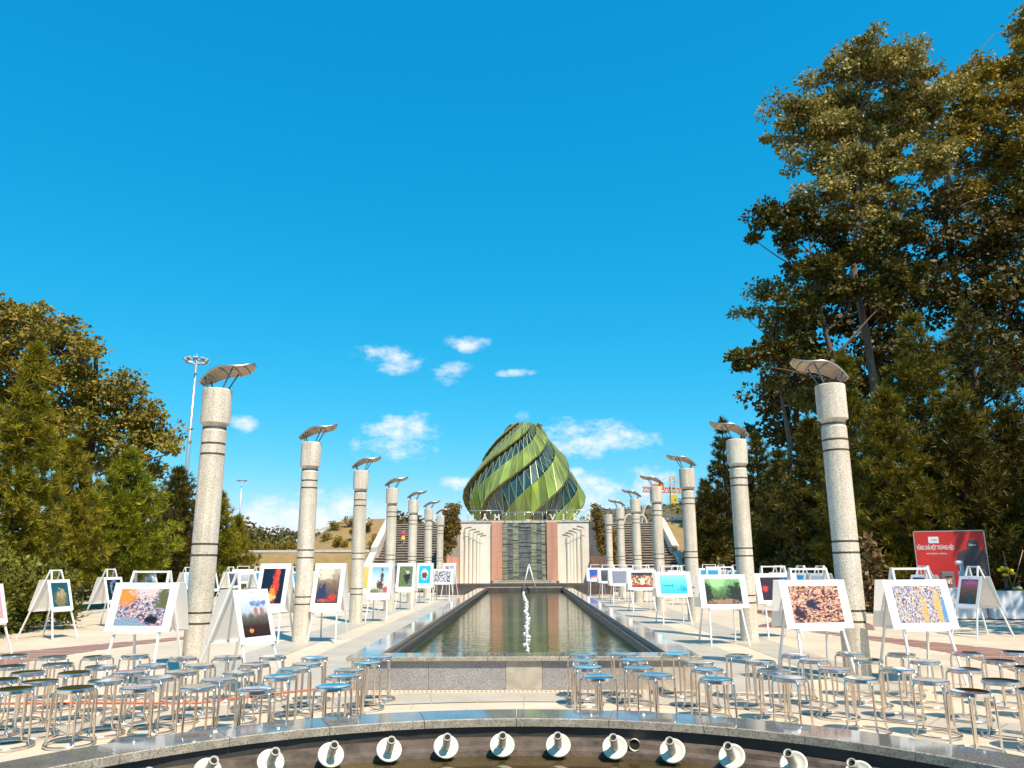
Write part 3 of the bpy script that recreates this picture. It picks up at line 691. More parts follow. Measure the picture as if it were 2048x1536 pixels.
for k in range(NB):
    off0 = k*360/NB
    th = -420
    edge_mb = MB()
    while th < 900:
        # lower edge of green band k at azimuth az: deg coordinate = az-off ; pick az by unwrapping
        azd = th
        def lo(a): return z_of(a+off0-360*0)
        def hi(a): return z_of(a+off0+360/NB*.51)
        def nx(a): return z_of(a+off0+360/NB)
        a0, a1 = azd, azd+STEP
        zs = [lo(a0), lo(a1), hi(a0), hi(a1), nx(a0), nx(a1)]
        # world azimuth folded so that 0 faces the plaza
        fold = ((azd+180) % 360)-180
        front = -99 < fold < 92
        if zs[5] > ZB and zs[0] < ZT:
            cl = lambda z: min(max(z, ZB), ZT)
            zl0, zl1, zh0, zh1, zn0, zn1 = map(cl, zs)
            if zh1-zl1 > .05 or zh0-zl0 > .05:
                pane('green_glass', [bpt(a0, zl0, .36), bpt(a1, zl1, .36), bpt(a1, zh1, .10), bpt(a0, zh0, .10)], front)
                if front:
                    P0, P1 = Vector(bpt(a0, zl0, .41)), Vector(bpt(a0, zh0, .15)); mul.bar(P0, P1, .035)
                    P2 = Vector(bpt(a1, zh1, .15)); mul.bar(P0, P2, .028)
            if zn1-zh1 > .05 or zn0-zh0 > .05:
                pane('blue_glass', [bpt(a0, zh0, -.02), bpt(a1, zh1, -.02), bpt(a1, zn1, -.02), bpt(a0, zn0, -.02)], front)
                if front: mul.bar(bpt(a0, zh0, .03), bpt(a0, zn0, .03), .03); mul.bar(bpt(a0, zn0, .03), bpt(a1, zh1, .03), .025)
            if ZB < zs[0] < ZT:
                # protruding lower lip of the band
                A = bpt(a0, zl0, .39); B = bpt(a1, zl1, .39); C_ = bpt(a1, min(zl1, ZT), -.06); D = bpt(a0, zl0, -.06)
                dz = .13
                vs = [A, B, C_, D]+[(x, y, z-dz) for (x, y, z) in (A, B, C_, D)]
                edge_mb.add(vs, [(0,1,2,3),(7,6,5,4),(0,4,5,1),(1,5,6,2),(2,6,7,3),(3,7,4,0)])
        th += STEP
    edge_mb.build('band_lip', 'bud_edge', bud)
mul.build('mullions', 'bud_mullion', bud)
for mt, b in hidden.items():
    if b.v: stuff(b.build('rear_panes', mt, bud))
b = MB(); b.lathe([(br_(z)*.72, z-ZB) for z in np.linspace(ZB, ZT-1.2, 14)], 30); b.build('core', 'bud_core', bud)
for k, zf in enumerate((6.8, 9.4)):
    b = MB(); b.lathe([(br_(zf)-.35, zf-ZB), (br_(zf)-.35, zf-ZB+.35)], 36); b.build('floor_slab', 'bud_edge', bud)
for k in range(10):
    a = R(-90+(k-4.5)*17); b = MB(); b.tube([(4.0*math.cos(a), 4.0*math.sin(a), 0), (4.4*math.cos(a+.12), 4.4*math.sin(a+.12), 2.6)], .14, 6); b.build('strut', 'bud_edge', bud)
for (u, v) in ((1030, 851), (1040, 848), (1072, 850)):
    p = at_y(u, v+8, BY); b = MB(); b.bar((p.x-BXC, -.6, p.z-ZB-.4), (p.x-BXC+.35, -.6, p.z-ZB+.35), .16, .5); b.build('tip_fin', 'bud_edge', bud)

# ================================================================== LAMP COLUMNS
COLX, COLY0, COLS, COLH = 4.416, 10.953, 5.08, 3.966
def grooved(r, r2):
    pr = [(r, 0)]
    for zc in (.72, .86, 1.62, 1.77, 3.02, 3.17):
        pr += [(r, zc-.016), (r*.93, zc-.013), (r*.93, zc+.013), (r, zc+.016)]
    pr += [(r, 3.35), (r*.93, 3.37), (r*.93, 3.42), (r*1.0, 3.45), (r2, 3.47), (r2, COLH-.012), (r2-.012, COLH)]
    return pr
def make_column(side):
    t_ = thing('lamp_column', '', 'column')
    b = MB(); b.lathe(grooved(.172, .205), 40, sharp=True); sh = b.build('shaft', 'granite_column', t_)
    kids = [sh]; gk = []
    for zc in (.72, .86, 1.62, 1.77, 3.02, 3.17, 3.395):
        b = MB(); b.lathe([(.1645, zc-.0135), (.1645, zc+.0135)], 40, cap=False); gk.append(b.build('groove', 'groove', sh))
    # leaf shaped canopy: S-curved shell, local +x is outward (raised over the pool side)
    def cen(t): return Vector((side*(-.25+.76*t), 0, .13+.27*t+.04*math.sin((t-.12)*2*math.pi)))
    TL = -.10
    def hw(t): return .235*math.pow(max(0, math.sin(math.pi*(.04+.92*t))), .55)
    b = MB(); n = 22; mrow = 8; vs = []
    for i in range(n+1):
        t = i/n; c = cen(t); w_ = hw(t)
        for j in range(mrow+1):
            y = (j/mrow*2-1)*w_; vs.append((c.x, y, COLH+c.z+TL*y+.03*(1-(y/(w_+1e-6))**2)))
    top = len(vs); vs += [(x, y, z-.022) for (x, y, z) in vs]
    fs = []
    for i in range(n):
        for j in range(mrow):
            a = i*(mrow+1)+j; fs.append((a, a+mrow+1, a+mrow+2, a+1)[::side]); fs.append(tuple(top+q for q in (a, a+1, a+mrow+2, a+mrow+1)[::side]))
    b.add(vs, fs, True); cn = b.build('canopy', 'canopy_metal', t_); kids.append(cn)
    ed = [(cen(i/n).x, -hw(i/n), COLH+cen(i/n).z-TL*hw(i/n)-.011) for i in range(n+1)]+[(cen(i/n).x, hw(i/n), COLH+cen(i/n).z+TL*hw(i/n)-.011) for i in range(n, -1, -1)]
    b = MB(); b.tube(ed, .013, 6, closed=True); rim = b.build('rim', 'canopy_rim', cn)
    ribs = []
    for t in (.18, .42, .66, .85):
        c = cen(t); w_ = hw(t); b = MB(); b.tube([(c.x, y*w_, COLH+c.z+TL*y*w_+.03*(1-y*y)-.032) for y in (-.97, -.5, 0, .5, .97)], .009, 5); ribs.append(b.build('rib', 'canopy_rim', cn))
    b = MB(); b.tube([(cen(t).x, 0, COLH+cen(t).z+.015) for t in np.linspace(.03, .97, 12)], .011, 5); ribs.append(b.build('rib', 'canopy_rim', cn))
    for (x0, x1, t) in ((-.10, -.16, .20), (.10, .25, .77)):
        for y in (-.09, .09):
            c = cen((x1+.25)/.76); b = MB(); b.tube([(side*x0, y, COLH-.01), (side*x1, y*1.5, COLH+c.z+TL*y*1.5+.005)], .012, 6); kids.append(b.build('strut', 'blue_rod', t_))
    reg(t_, *kids); reg(sh, *gk); reg(cn, rim, *ribs); return t_
for s_ in (-1, 1):
    proto = make_column(-s_); used = False
    for i in range(7):
        lab = 'speckled granite lamp column with leaf canopy, %s from the round fountain in the %s row' % (numbered(i), 'masts side' if s_ < 0 else 'billboard side')
        loc = (s_*COLX, COLY0+COLS*i, 0); rz = 0
        if not used: c = proto; c.location = loc; c.rotation_euler = (0, 0, rz); used = True
        else: c = dup(proto, loc, rz)
        c['label'] = lab; c['group'] = 'lamp columns along the pool'

# ================================================================== STOOLS
def make_stool(fin):
    t_ = thing('steel_stool', 'round backless stainless steel stool with tube legs and a floor ring', 'stool', (0, 0, 0), 0, 'steel stools in rows on the plaza')
    b = MB(); b.lathe([(.0, .462), (.10, .462), (.135, .4655), (.146, .4655), (.1495, .4635)], 32, cap=False); b.lathe([(.1495, .4635), (.1515, .459)], 32, cap=False); b.lathe([(.1515, .459), (.1525, .434)], 32, cap=False); b.lathe([(.1525, .434), (.149, .429), (.144, .432)], 32, cap=False); s_ = b.build('seat', fin, t_)
    kids = [s_]
    for k in range(4):
        a = math.pi/4+k*math.pi/2; c, s2 = math.cos(a), math.sin(a)
        prof = [(.125, .440), (.150, .436), (.160, .428), (.166, .412), (.170, .37), (.175, .12), (.176, .065), (.184, .038), (.194, .020), (.199, .014)]
        b = MB(); b.tube([(r_*c, r_*s2, z) for r_, z in prof], .0105, 7); kids.append(b.build('leg', 'steel', t_))
    b = MB(); b.tube([(.197*math.cos(i*math.pi/16), .197*math.sin(i*math.pi/16), .012) for i in range(32)], .0105, 6, closed=True); kids.append(b.build('floor_ring', 'steel', t_))
    b = MB(); b.tube([(.128*math.cos(i*math.pi/12), .128*math.sin(i*math.pi/12), .438) for i in range(24)], .010, 6, closed=True); kids.append(b.build('seat_ring', 'steel', t_))
    reg(t_, *kids); return t_
ST = [(29,1379),(152,1376),(277,1375.5),(395,1375),(512,1378),(666,1372),
      (2,1362),(80,1364.5),(212,1362),(313.5,1358),(436,1360),(560,1355),(687,1354),
      (56,1347),(150,1345),(257,1345),(362,1345),(477,1345),(588,1340),(699,1340),
      (20,1334),(116,1329),(202,1333),(304,1330),(399,1332),(509,1329),(613,1328),(733,1326.5),
      (29,1310.5),(105,1314.5),(195,1315),(270,1313.6),(366,1316),(455,1314.6),(545,1314.6),(629,1315.7),(757,1314.6),
      (1939,1385),(2001,1362.5),(1861,1361),(1724,1357),(1580,1357),(1432,1359),(2078,1382),
      (1929,1340),(1796,1338.6),(1668,1337),(1546,1341),(1416,1338.6),(2062,1337),
      (1999,1321.5),(1849,1321.5),(1736,1321.5),(1628,1321.5),(1522,1325),(1399,1325),
      (2032,1305),(1934,1308),(1803,1308),(1700,1307),(1591,1312),(1478,1311),(1352,1307.8),
      (1196,1352.8),(1174.5,1336.3),(1168,1321.6),(1164.5,1311.2),
      (1312,1352),(1277,1336.5),(1268,1320),(1246,1310),(-60,1350),(-70,1327)]
protos = [make_stool(f) for f in ('steel_seat', 'steel_seat_dull', 'steel_seat_worn')]; fresh = list(protos)
for (u, v) in ST:
    p = at_z(u, v, .463); rz = random.uniform(0, math.pi); o = random.choice(protos)
    if o in fresh: fresh.remove(o); o.location = (p.x, p.y, .008); o.rotation_euler = (0, 0, rz)
    else: o = dup(o, (p.x, p.y, .008), rz)
    o.scale = (1, 1, random.uniform(.985, 1.015))

# ================================================================== EASELS
def print_mat(name, stops, kind='noise', scale=6, grad=0., rot=0., stretch=(1, 1), det=4, overlays=()):
    m, Nn, Ln, b = newmat(name); b.inputs['Roughness'].default_value = .35
    t = Nn.new('ShaderNodeTexCoord'); mp = Nn.new('ShaderNodeMapping'); mp.inputs['Scale'].default_value = (stretch[0], stretch[1], 1); mp.inputs['Rotation'].default_value = (0, 0, rot)
    Ln.new(t.outputs['UV'], mp.inputs[0])
    def M(op, a, c=None, d=None):
        n = Nn.new('ShaderNodeMath'); n.operation = op
        for i, x in enumerate((a, c, d)):
            if x is None: continue
            if isinstance(x, (int, float)): n.inputs[i].default_value = x
            else: Ln.new(x, n.inputs[i])
        return n.outputs[0]
    if kind == 'cells':
        v = Nn.new('ShaderNodeTexVoronoi'); v.inputs['Scale'].default_value = scale; Ln.new(mp.outputs[0], v.inputs[0])
        s_ = Nn.new('ShaderNodeSeparateColor'); Ln.new(v.outputs['Color'], s_.inputs[0]); f = s_.outputs[0]
    elif kind == 'wave':
        v = Nn.new('ShaderNodeTexWave'); v.inputs['Scale'].default_value = scale; v.inputs['Distortion'].default_value = 4; v.inputs['Detail'].default_value = 3; Ln.new(mp.outputs[0], v.inputs[0]); f = v.outputs[1]
    else:
        v = Nn.new('ShaderNodeTexNoise'); v.inputs['Scale'].default_value = scale; v.inputs['Detail'].default_value = det; Ln.new(mp.outputs[0], v.inputs[0]); f = v.outputs[0]
    sx = Nn.new('ShaderNodeSeparateXYZ'); Ln.new(t.outputs['UV'], sx.inputs[0])
    if grad: f = M('ADD', M('MULTIPLY', f, 1-grad), M('MULTIPLY', sx.outputs[1], grad))
    r = ramp(Nn, stops); Ln.new(f, r.inputs[0]); out = r.outputs[0]
    nz_ = Nn.new('ShaderNodeTexNoise'); nz_.inputs['Scale'].default_value = 7; nz_.inputs['Detail'].default_value = 9; nz_.inputs['Roughness'].default_value = .72; Ln.new(t.outputs['UV'], nz_.inputs[0])
    for (cx, cy, rx, ry, c_, amt) in overlays:
        dx = M('MULTIPLY', M('SUBTRACT', sx.outputs[0], cx), 1/rx); dy = M('MULTIPLY', M('SUBTRACT', sx.outputs[1], cy), 1/ry)
        d = M('ADD', M('ADD', M('POWER', M('ABSOLUTE', dx), 2.), M('POWER', M('ABSOLUTE', dy), 2.)), M('MULTIPLY', M('SUBTRACT', nz_.outputs[0], .5), amt*10+1.6))
        k = Nn.new('ShaderNodeMapRange'); Ln.new(d, k.inputs[0]); k.inputs[1].default_value = 1.35; k.inputs[2].default_value = .45; k.interpolation_type = 'SMOOTHSTEP'
        mx_ = Nn.new('ShaderNodeMixRGB'); Ln.new(k.outputs[0], mx_.inputs[0]); Ln.new(out, mx_.inputs[1]); mx_.inputs[2].default_value = (*c_, 1); out = mx_.outputs[0]
    g1 = Nn.new('ShaderNodeTexNoise'); g1.inputs['Scale'].default_value = 26; g1.inputs['Detail'].default_value = 6; g1.inputs['Roughness'].default_value = .75; Ln.new(t.outputs['UV'], g1.inputs[0])
    g2 = ramp(Nn, [(.3, (.45, .45, .45)), (.7, (1.5, 1.5, 1.5))]); Ln.new(g1.outputs[0], g2.inputs[0])
    g3 = Nn.new('ShaderNodeMixRGB'); g3.blend_type = 'MULTIPLY'; g3.inputs[0].default_value = .8; Ln.new(out, g3.inputs[1]); Ln.new(g2.outputs[0], g3.inputs[2]); out = g3.outputs[0]
    Ln.new(out, b.inputs['Base Color']); return name
W_ = (.75, .73, .72)
PR_ = {
 'street': print_mat('pr_street', [(0,(.02,.02,.05)),(.25,(.1,.12,.22)),(.45,(.5,.5,.55)),(.6,(.62,.12,.10)),(.75,(.75,.7,.66)),(1,(.25,.32,.5))],'cells',30, overlays=((.12,.86,.28,.32,(.75,.27,.05),.3),(.62,.95,.35,.22,(.72,.55,.55),.6),(.9,.75,.16,.3,(.12,.13,.05),.5),(.2,.02,.45,.2,(.22,.32,.45),.3),(.75,.16,.14,.14,(.01,.01,.02),.3))),
 'mist': print_mat('pr_mist', [(0,(.015,.01,.01)),(.3,(.05,.02,.015)),(.48,(.13,.13,.10)),(.56,(.42,.5,.6)),(.8,(.6,.66,.74)),(1,(.62,.66,.74))],'noise',7,.8, overlays=((.55,.60,.09,.1,(.42,.16,.12),.3),(.8,.60,.08,.1,(.42,.16,.12),.3),(.7,.78,.35,.07,(.12,.2,.45),.6),(.3,.15,.08,.05,(.8,.3,.05),.4))),
 'fire': print_mat('pr_fire', [(0,(.004,.008,.02)),(1,(.01,.022,.045))],'noise',5, overlays=((.62,.50,.16,.46,(.60,.05,.04),.35),(.70,.82,.10,.2,(.7,.07,.05),.5),(.52,.28,.13,.22,(.85,.25,.02),.4),(.48,.18,.24,.1,(.85,.5,.12),.5))),
 'road': print_mat('pr_road', [(0,(.01,.015,.04)),(.3,(.07,.06,.06)),(.55,(.22,.15,.10)),(.75,(.5,.42,.33)),(1,(.8,.76,.66))],'noise',9,.62, overlays=((.35,.85,.35,.2,(.78,.7,.5),.5),(.25,.3,.2,.25,(.03,.04,.12),.6),(.75,.15,.2,.12,(.55,.05,.04),.4),(.35,.08,.25,.05,(.55,.08,.05),.6))),
 'deer': print_mat('pr_deer', [(0,(.30,.35,.25)),(.35,(.66,.68,.62)),(.6,(.5,.66,.75)),(1,(.08,.35,.68))],'noise',3,.8, overlays=((.55,.3,.2,.2,(.10,.05,.03),.5),(.62,.62,.1,.28,(.06,.05,.05),.8),(.25,.06,.35,.08,(.18,.2,.08),.5),(.85,.12,.2,.12,(.45,.12,.10),.4))),
 'monkey': print_mat('pr_monkey', [(0,(.02,.04,.02)),(.5,(.13,.19,.08)),(1,(.38,.46,.28))],'noise',12, overlays=((.6,.5,.22,.34,(.03,.02,.05),.4),(.62,.72,.16,.1,(.55,.5,.52),.5))),
 'egg': print_mat('pr_egg', [(0,(.02,.42,.62)),(1,(.03,.5,.70))],'noise',3, overlays=((.5,.52,.32,.32,(.72,.70,.66),.08),(.5,.47,.24,.2,(.13,.055,.03),.3))),
 'sheep': print_mat('pr_sheep', [(0,(.05,.06,.10)),(.4,(.10,.12,.2)),(.55,(.6,.6,.62)),(1,(.8,.8,.8))],'cells',16),
 'tower': print_mat('pr_tower', [(0,(.1,.15,.4)),(.5,(.35,.5,.75)),(1,(.5,.35,.4))],'noise',5,.4, overlays=((.3,.7,.2,.2,(.55,.10,.12),.5),)),
 'gold': print_mat('pr_gold', [(0,(.45,.36,.05)),(.5,(.62,.52,.10)),(1,(.72,.62,.2))],'wave',4,.2,rot=1.57),
 'statue': print_mat('pr_statue', [(0,(.03,.03,.05)),(.5,(.12,.12,.18)),(1,(.5,.5,.55))],'noise',7, overlays=((.55,.4,.15,.45,(.45,.42,.42),.5),)),
 'reef': print_mat('pr_reef', [(0,(.01,.05,.07)),(1,(.02,.12,.16))],'noise',4, overlays=((.5,.35,.36,.36,(.22,.18,.07),.5),(.55,.55,.2,.2,(.4,.3,.16),.8))),
 'ring': print_mat('pr_ring', [(0,(.005,.006,.012)),(1,(.01,.012,.025))],'noise',4, overlays=((.5,.55,.3,.42,(.22,.32,.45),.25),(.55,.55,.24,.36,(.008,.01,.02),.2),(.55,.55,.09,.11,(.1,.3,.5),.4))),
 'hills': print_mat('pr_hills', [(0,(.03,.07,.03)),(.4,(.15,.27,.08)),(.6,(.6,.68,.75)),(1,(.75,.78,.8))],'noise',3,.75),
 'falls': print_mat('pr_falls', [(0,(.12,.25,.42)),(.5,(.3,.5,.68)),(1,(.6,.7,.78))],'wave',3,.1),
 'night': print_mat('pr_night', [(0,(.01,.015,.03)),(.6,(.02,.035,.08)),(1,(.08,.12,.25))],'noise',8,.3),
 'palm': print_mat('pr_palm', [(0,(.01,.01,.01)),(.35,(.05,.07,.03)),(.55,(.12,.24,.08)),(.75,(.22,.5,.2)),(1,(.5,.72,.4))],'noise',7,.5,rot=.6,stretch=(3.2,.8),det=7, overlays=((.35,.85,.22,.25,(.35,.68,.28),.4),(.85,.4,.25,.45,(.02,.03,.02),.5),(.05,.4,.15,.45,(.02,.03,.02),.5),(.5,.1,.45,.08,(.38,.20,.14),.9))),
 'lake': print_mat('pr_lake', [(0,(.03,.50,.66)),(.5,(.10,.58,.72)),(1,(.35,.68,.75))],'noise',4,.8, overlays=((.25,.42,.16,.03,(.02,.25,.42),.4),(.85,.25,.14,.14,(.02,.36,.5),.9),(.45,.42,.03,.08,(.02,.3,.45),.3))),
 'drums': print_mat('pr_drums', [(0,(.06,.02,.015)),(.4,(.32,.10,.04)),(.6,(.7,.45,.25)),(1,(.75,.65,.5))],'cells',14, overlays=((.5,.95,.7,.2,(.05,.03,.04),.3),(.5,.45,.1,.25,(.8,.75,.6),.5),(.5,.08,.6,.1,(.35,.03,.02),.5))),
 'fount': print_mat('pr_fount', [(0,(.06,.07,.12)),(.5,(.22,.24,.33)),(1,(.5,.5,.55))],'noise',16),
 'bowl': print_mat('pr_bowl', [(0,(.04,.04,.03)),(.5,(.2,.2,.17)),(1,(.5,.48,.42))],'noise',6, overlays=((.5,.2,.4,.2,(.06,.08,.05),.5),(.3,.75,.2,.15,(.6,.6,.58),.4))),
 'flag': print_mat('pr_flag', [(0,(.02,.06,.35)),(1,(.05,.14,.55))],'noise',3, overlays=((.5,.25,.4,.15,(.65,.15,.12),.5),(.5,.1,.5,.1,(.7,.66,.66),.4),(.85,.8,.15,.2,(.6,.12,.25),.4))),
 'stage': print_mat('pr_stage', [(0,(.015,.01,.02)),(.7,(.04,.025,.04)),(1,(.08,.05,.08))],'noise',5, overlays=((.92,.75,.3,.25,(.04,.16,.55),.4),(.12,.5,.1,.14,(.6,.05,.05),.3))),
 'autumn': print_mat('pr_autumn', [(0,(.03,.015,.03)),(.30,(.10,.04,.05)),(.42,(.50,.20,.11)),(.65,(.66,.33,.20)),(1,(.75,.52,.42))],'cells',26,rot=.7,stretch=(1,1.5), overlays=((.45,.52,.12,.2,(.03,.025,.06),.8),(.15,.25,.12,.2,(.04,.02,.04),.9))),
 'market': print_mat('pr_market', [(0,(.03,.03,.12)),(.25,(.12,.2,.42)),(.45,(.55,.5,.5)),(.65,(.6,.42,.18)),(.8,(.7,.68,.65)),(1,(.5,.10,.15))],'cells',34,rot=-.5,stretch=(1.7,.7), overlays=((.55,.35,.06,.5,(.6,.40,.14),.8),(.85,.4,.07,.5,(.6,.42,.16),.8),(.97,.25,.06,.4,(.1,.3,.6),.6))),
 'sunset': print_mat('pr_sunset', [(0,(.01,.03,.04)),(.35,(.10,.06,.03)),(.55,(.2,.09,.05)),(.7,(.35,.10,.16)),(1,(.03,.08,.25))],'noise',6,.72, overlays=((.6,.86,.4,.08,(.55,.12,.25),.4),(.6,.25,.1,.2,(.01,.10,.14),.6))),
 'dusk': print_mat('pr_dusk', [(0,(.02,.02,.03)),(.5,(.06,.06,.09)),(1,(.2,.2,.26))],'noise',5,.4),
 'teal': print_mat('pr_teal', [(0,(.02,.16,.22)),(1,(.05,.36,.45))],'noise',4,.5),
 'azure': print_mat('pr_azure', [(0,(.02,.2,.55)),(1,(.06,.4,.72))],'noise',4,.5),
 'petal': print_mat('pr_petal', [(0,(.5,.25,.28)),(1,(.68,.5,.5))],'noise',6,.3),
 'fog': print_mat('pr_fog', [(0,(.2,.25,.32)),(1,(.6,.66,.72))],'noise',5,.6),
}
mat('caption', (.72, .45, .42), .5)
def uvquad(name, vs, mt, parent):
    me = bpy.data.meshes.new(name); me.from_pydata(vs, [], [(0, 1, 2, 3)]); me.materials.append(MATS[mt])
    uv = me.uv_layers.new(name='UVMap')
    for i, c in enumerate(((0, 0), (1, 0), (1, 1), (0, 1))): uv.data[i].uv = c
    return obj(name, me, parent)
def easel(u, D, kind, face, img, label, img2='fog', scale=1.0, zc=None):
    """double-sided A-frame easel; face = heading of the front board's normal in degrees (0 = towards the fountain, + = turned to +x)"""
    H_, topw, botw, bw, bh, zb, mrg = {'A': (1.40, .24, .62, .56, .66, .56, .07), 'B': (1.42, .50, .72, .92, .62, .66, .11), 'C': (1.46, .34, .58, .64, .95, .58, .09)}[kind]
    bw *= scale; bh *= scale; botw *= scale; TILT = R(18.5 if kind == 'A' else 13.5)
    p = at_y(u, 1130, D); t_ = thing('display_easel', label, 'easel', (p.x, D, 0), R(face), 'photo easels on the plaza')
    for sgn in (-1, 1):
        def P(x, s, out=0): # s = height; frame leaf leaning to sgn*y
            yy = (H_-s)*math.tan(TILT)+.012
            return Vector((x, sgn*(yy+out*math.cos(TILT)), s+out*math.sin(TILT)))
        for sx in (-1, 1):
            b = MB(); b.bar(P(sx*botw/2, .0), P(sx*topw/2, H_), .026, .026, up=(1, 0, 0)); b.build('leg', 'white_paint', t_)
        b = MB(); b.bar(P(-topw/2-.012, H_-.013), P(topw/2+.012, H_-.013), .026, .026); b.build('top_bar', 'white_paint', t_)
        def wx(s): return (botw+(topw-botw)*s/H_)/2
        b = MB(); s0 = zb-.015; b.bar(P(-wx(s0), s0, .02), P(wx(s0), s0, .02), .05, .022); b.build('shelf_bar', 'white_paint', t_)
        # board
        def Q(x, h, o): # point on the board: h along the slope
            return P(x, zb+h*math.cos(TILT), o)
        o0, o1 = .0185, .0265
        vs = [Q(-bw/2, 0, o0), Q(bw/2, 0, o0), Q(bw/2, bh, o0), Q(-bw/2, bh, o0), Q(-bw/2, 0, o1), Q(bw/2, 0, o1), Q(bw/2, bh, o1), Q(-bw/2, bh, o1)]
        f = [(0,3,2,1),(4,5,6,7),(0,1,5,4),(1,2,6,5),(2,3,7,6),(3,0,4,7)]
        if sgn < 0: f = [x for x in f]
        else: f = [x[::-1] for x in f]
        bd = MB().add(vs, f).build('board', 'board_white', t_)
        o2 = o1+.002; x0 = bw/2-mrg*(1.0 if kind != 'B' else 1.05); y0, y1 = bh*(.12 if kind != 'C' else .17), bh*(.90 if kind != 'C' else .89)
        if kind == 'B': y0, y1 = bh*.12, bh*.87
        q = [Q(-x0, y0, o2), Q(x0, y0, o2), Q(x0, y1, o2), Q(-x0, y1, o2)]
        if sgn > 0: q = [q[1], q[0], q[3], q[2]]
        uvquad('photo_print', q, PR_MAT[img if sgn < 0 else img2], bd)
        c = [Q(-.035, bh*.935, o2), Q(.035, bh*.935, o2), Q(.035, bh*.955, o2), Q(-.035, bh*.955, o2)]
        if sgn > 0: c = [c[1], c[0], c[3], c[2]]
        MB().add(c, [(0, 1, 2, 3)]).build('caption_mark', 'caption', bd)
    return t_
PR_MAT = PR_
EZ = [(-28,13.2,'A',77,'petal','white easel beside the shrubs with pale pink photo'),
 (113,17.0,'A',73,'reef','white easel with brown reef on dark teal photo'),
 (222,20.2,'A',70,'ring','white easel with black photo of a glowing blue ring'),
 (306,10.5,'B',-9,'street','white easel with wide crowded orange street photo'),
 (492,10.0,'A',62,'mist','white easel with photo of two cattle on a misty slope'),
 (553,16.0,'C',-7,'fire','tall white easel with red bonfire on black photo'),
 (663,16.1,'C',-7,'road','tall white easel with photo of sun rays over a crowded dusty road'),
 (763,21.6,'C',-5,'deer','tall white easel with dark branching driftwood against blue sky photo'),
 (814,27.0,'C',-5,'monkey','tall white easel with black monkey among leaves photo'),
 (851,31.3,'C',-4,'egg','tall white easel with brown oval on cyan photo'),
 (738,25.5,'C',-3,'gold','tall white easel with golden yellow photo'),
 (792,32.5,'C',-3,'statue','tall white easel with dark grey statue photo'),
 (887,33.5,'B',-8,'sheep','white easel with black and white flock photo',),
 (900,37.0,'C',-15,'tower','tall white easel with blue and red tower photo'),
 (298,31.0,'A',68,'hills','white easel with green hills under white sky photo'),
 (376,31.5,'A',65,'falls','white easel with pale blue striped waterfall photo'),
 (418,29.0,'A',64,'night','white easel with near black navy photo'),
 (462,33.0,'A',63,'dusk','white easel with dim grey dusk photo'),
 (487,36.5,'B',20,'fog','white easel with wide pale fog photo'),
 (516,34.0,'A',61,'teal','white easel with plain teal photo, behind the bonfire one'),
 (590,33.0,'A',58,'azure','white easel with plain azure photo behind the second column'),
 (640,36.0,'A',57,'bowl','white easel with grey bowl photo'),
 (1817,10.6,'B',10,'market','white easel with wide blue and gold market crowd photo'),
 (1614,10.7,'B',9,'autumn','white easel with wide photo of orange autumn trees seen from above'),
 (1438,15.4,'B',6,'palm','white easel with wide photo of green palm fronds over dark soil'),
 (1342,20.4,'B',6,'lake','white easel with wide turquoise lake photo'),
 (1281,25.6,'B',5,'drums','white easel with wide photo of lit drummers on dark'),
 (1240,30.4,'B',5,'fount','white easel with wide misty violet fountain photo'),
 (1216,34.4,'B',5,'dusk','white easel with wide dim grey photo beside the violet fountain one'),
 (1192,37.5,'B',5,'flag','white easel with wide blue and red photo by the wing wall'),
 (1545,16.8,'B',8,'stage','white easel with wide dark stage photo behind the second billboard side column'),
 (1946,16.9,'A',-72,'sunset','white easel with pink sunset over brown coast photo'),
 (1846,19.0,'A',-69,'night','white easel with dark photo in front of the red billboard'),
 (1556,24.5,'A',-60,'teal','white easel with plain teal photo before the dark conifers'),
 (1601,23.0,'A',-62,'azure','white easel with plain azure photo before the dark conifers'),
 (1640,22.0,'A',-63,'fog','white easel with pale fog photo before the dark conifers'),
 (1700,25.0,'A',-65,'falls','white easel with pale striped photo half hidden by a lamp column'),
 (1388,34.0,'A',-42,'hills','white easel with green hill photo at the foot of the conifers'),
 (1418,32.5,'B',-13,'azure','white easel with wide azure photo at the foot of the conifers'),
 (1442,33.5,'A',-44,'petal','white easel with pink photo at the foot of the conifers'),
 (1470,31.0,'A',-57,'teal','white easel with teal photo at the foot of the conifers'),
 (1262,34.0,'B',3,'bowl','white easel with wide bowl photo behind the drummers one'),
 (1305,31.5,'B',3,'hills','white easel with wide hills photo behind the turquoise lake one'),
 (1350,32.5,'A',-41,'dusk','white easel with grey dusk photo by the grass bank'),
 (1370,29.5,'A',-42,'statue','white easel with statue photo by the grass bank')]
im2 = ['fog', 'dusk', 'hills', 'azure', 'petal', 'falls']
for i, e_ in enumerate(EZ): easel(*e_[:6], img2=im2[i % 6])

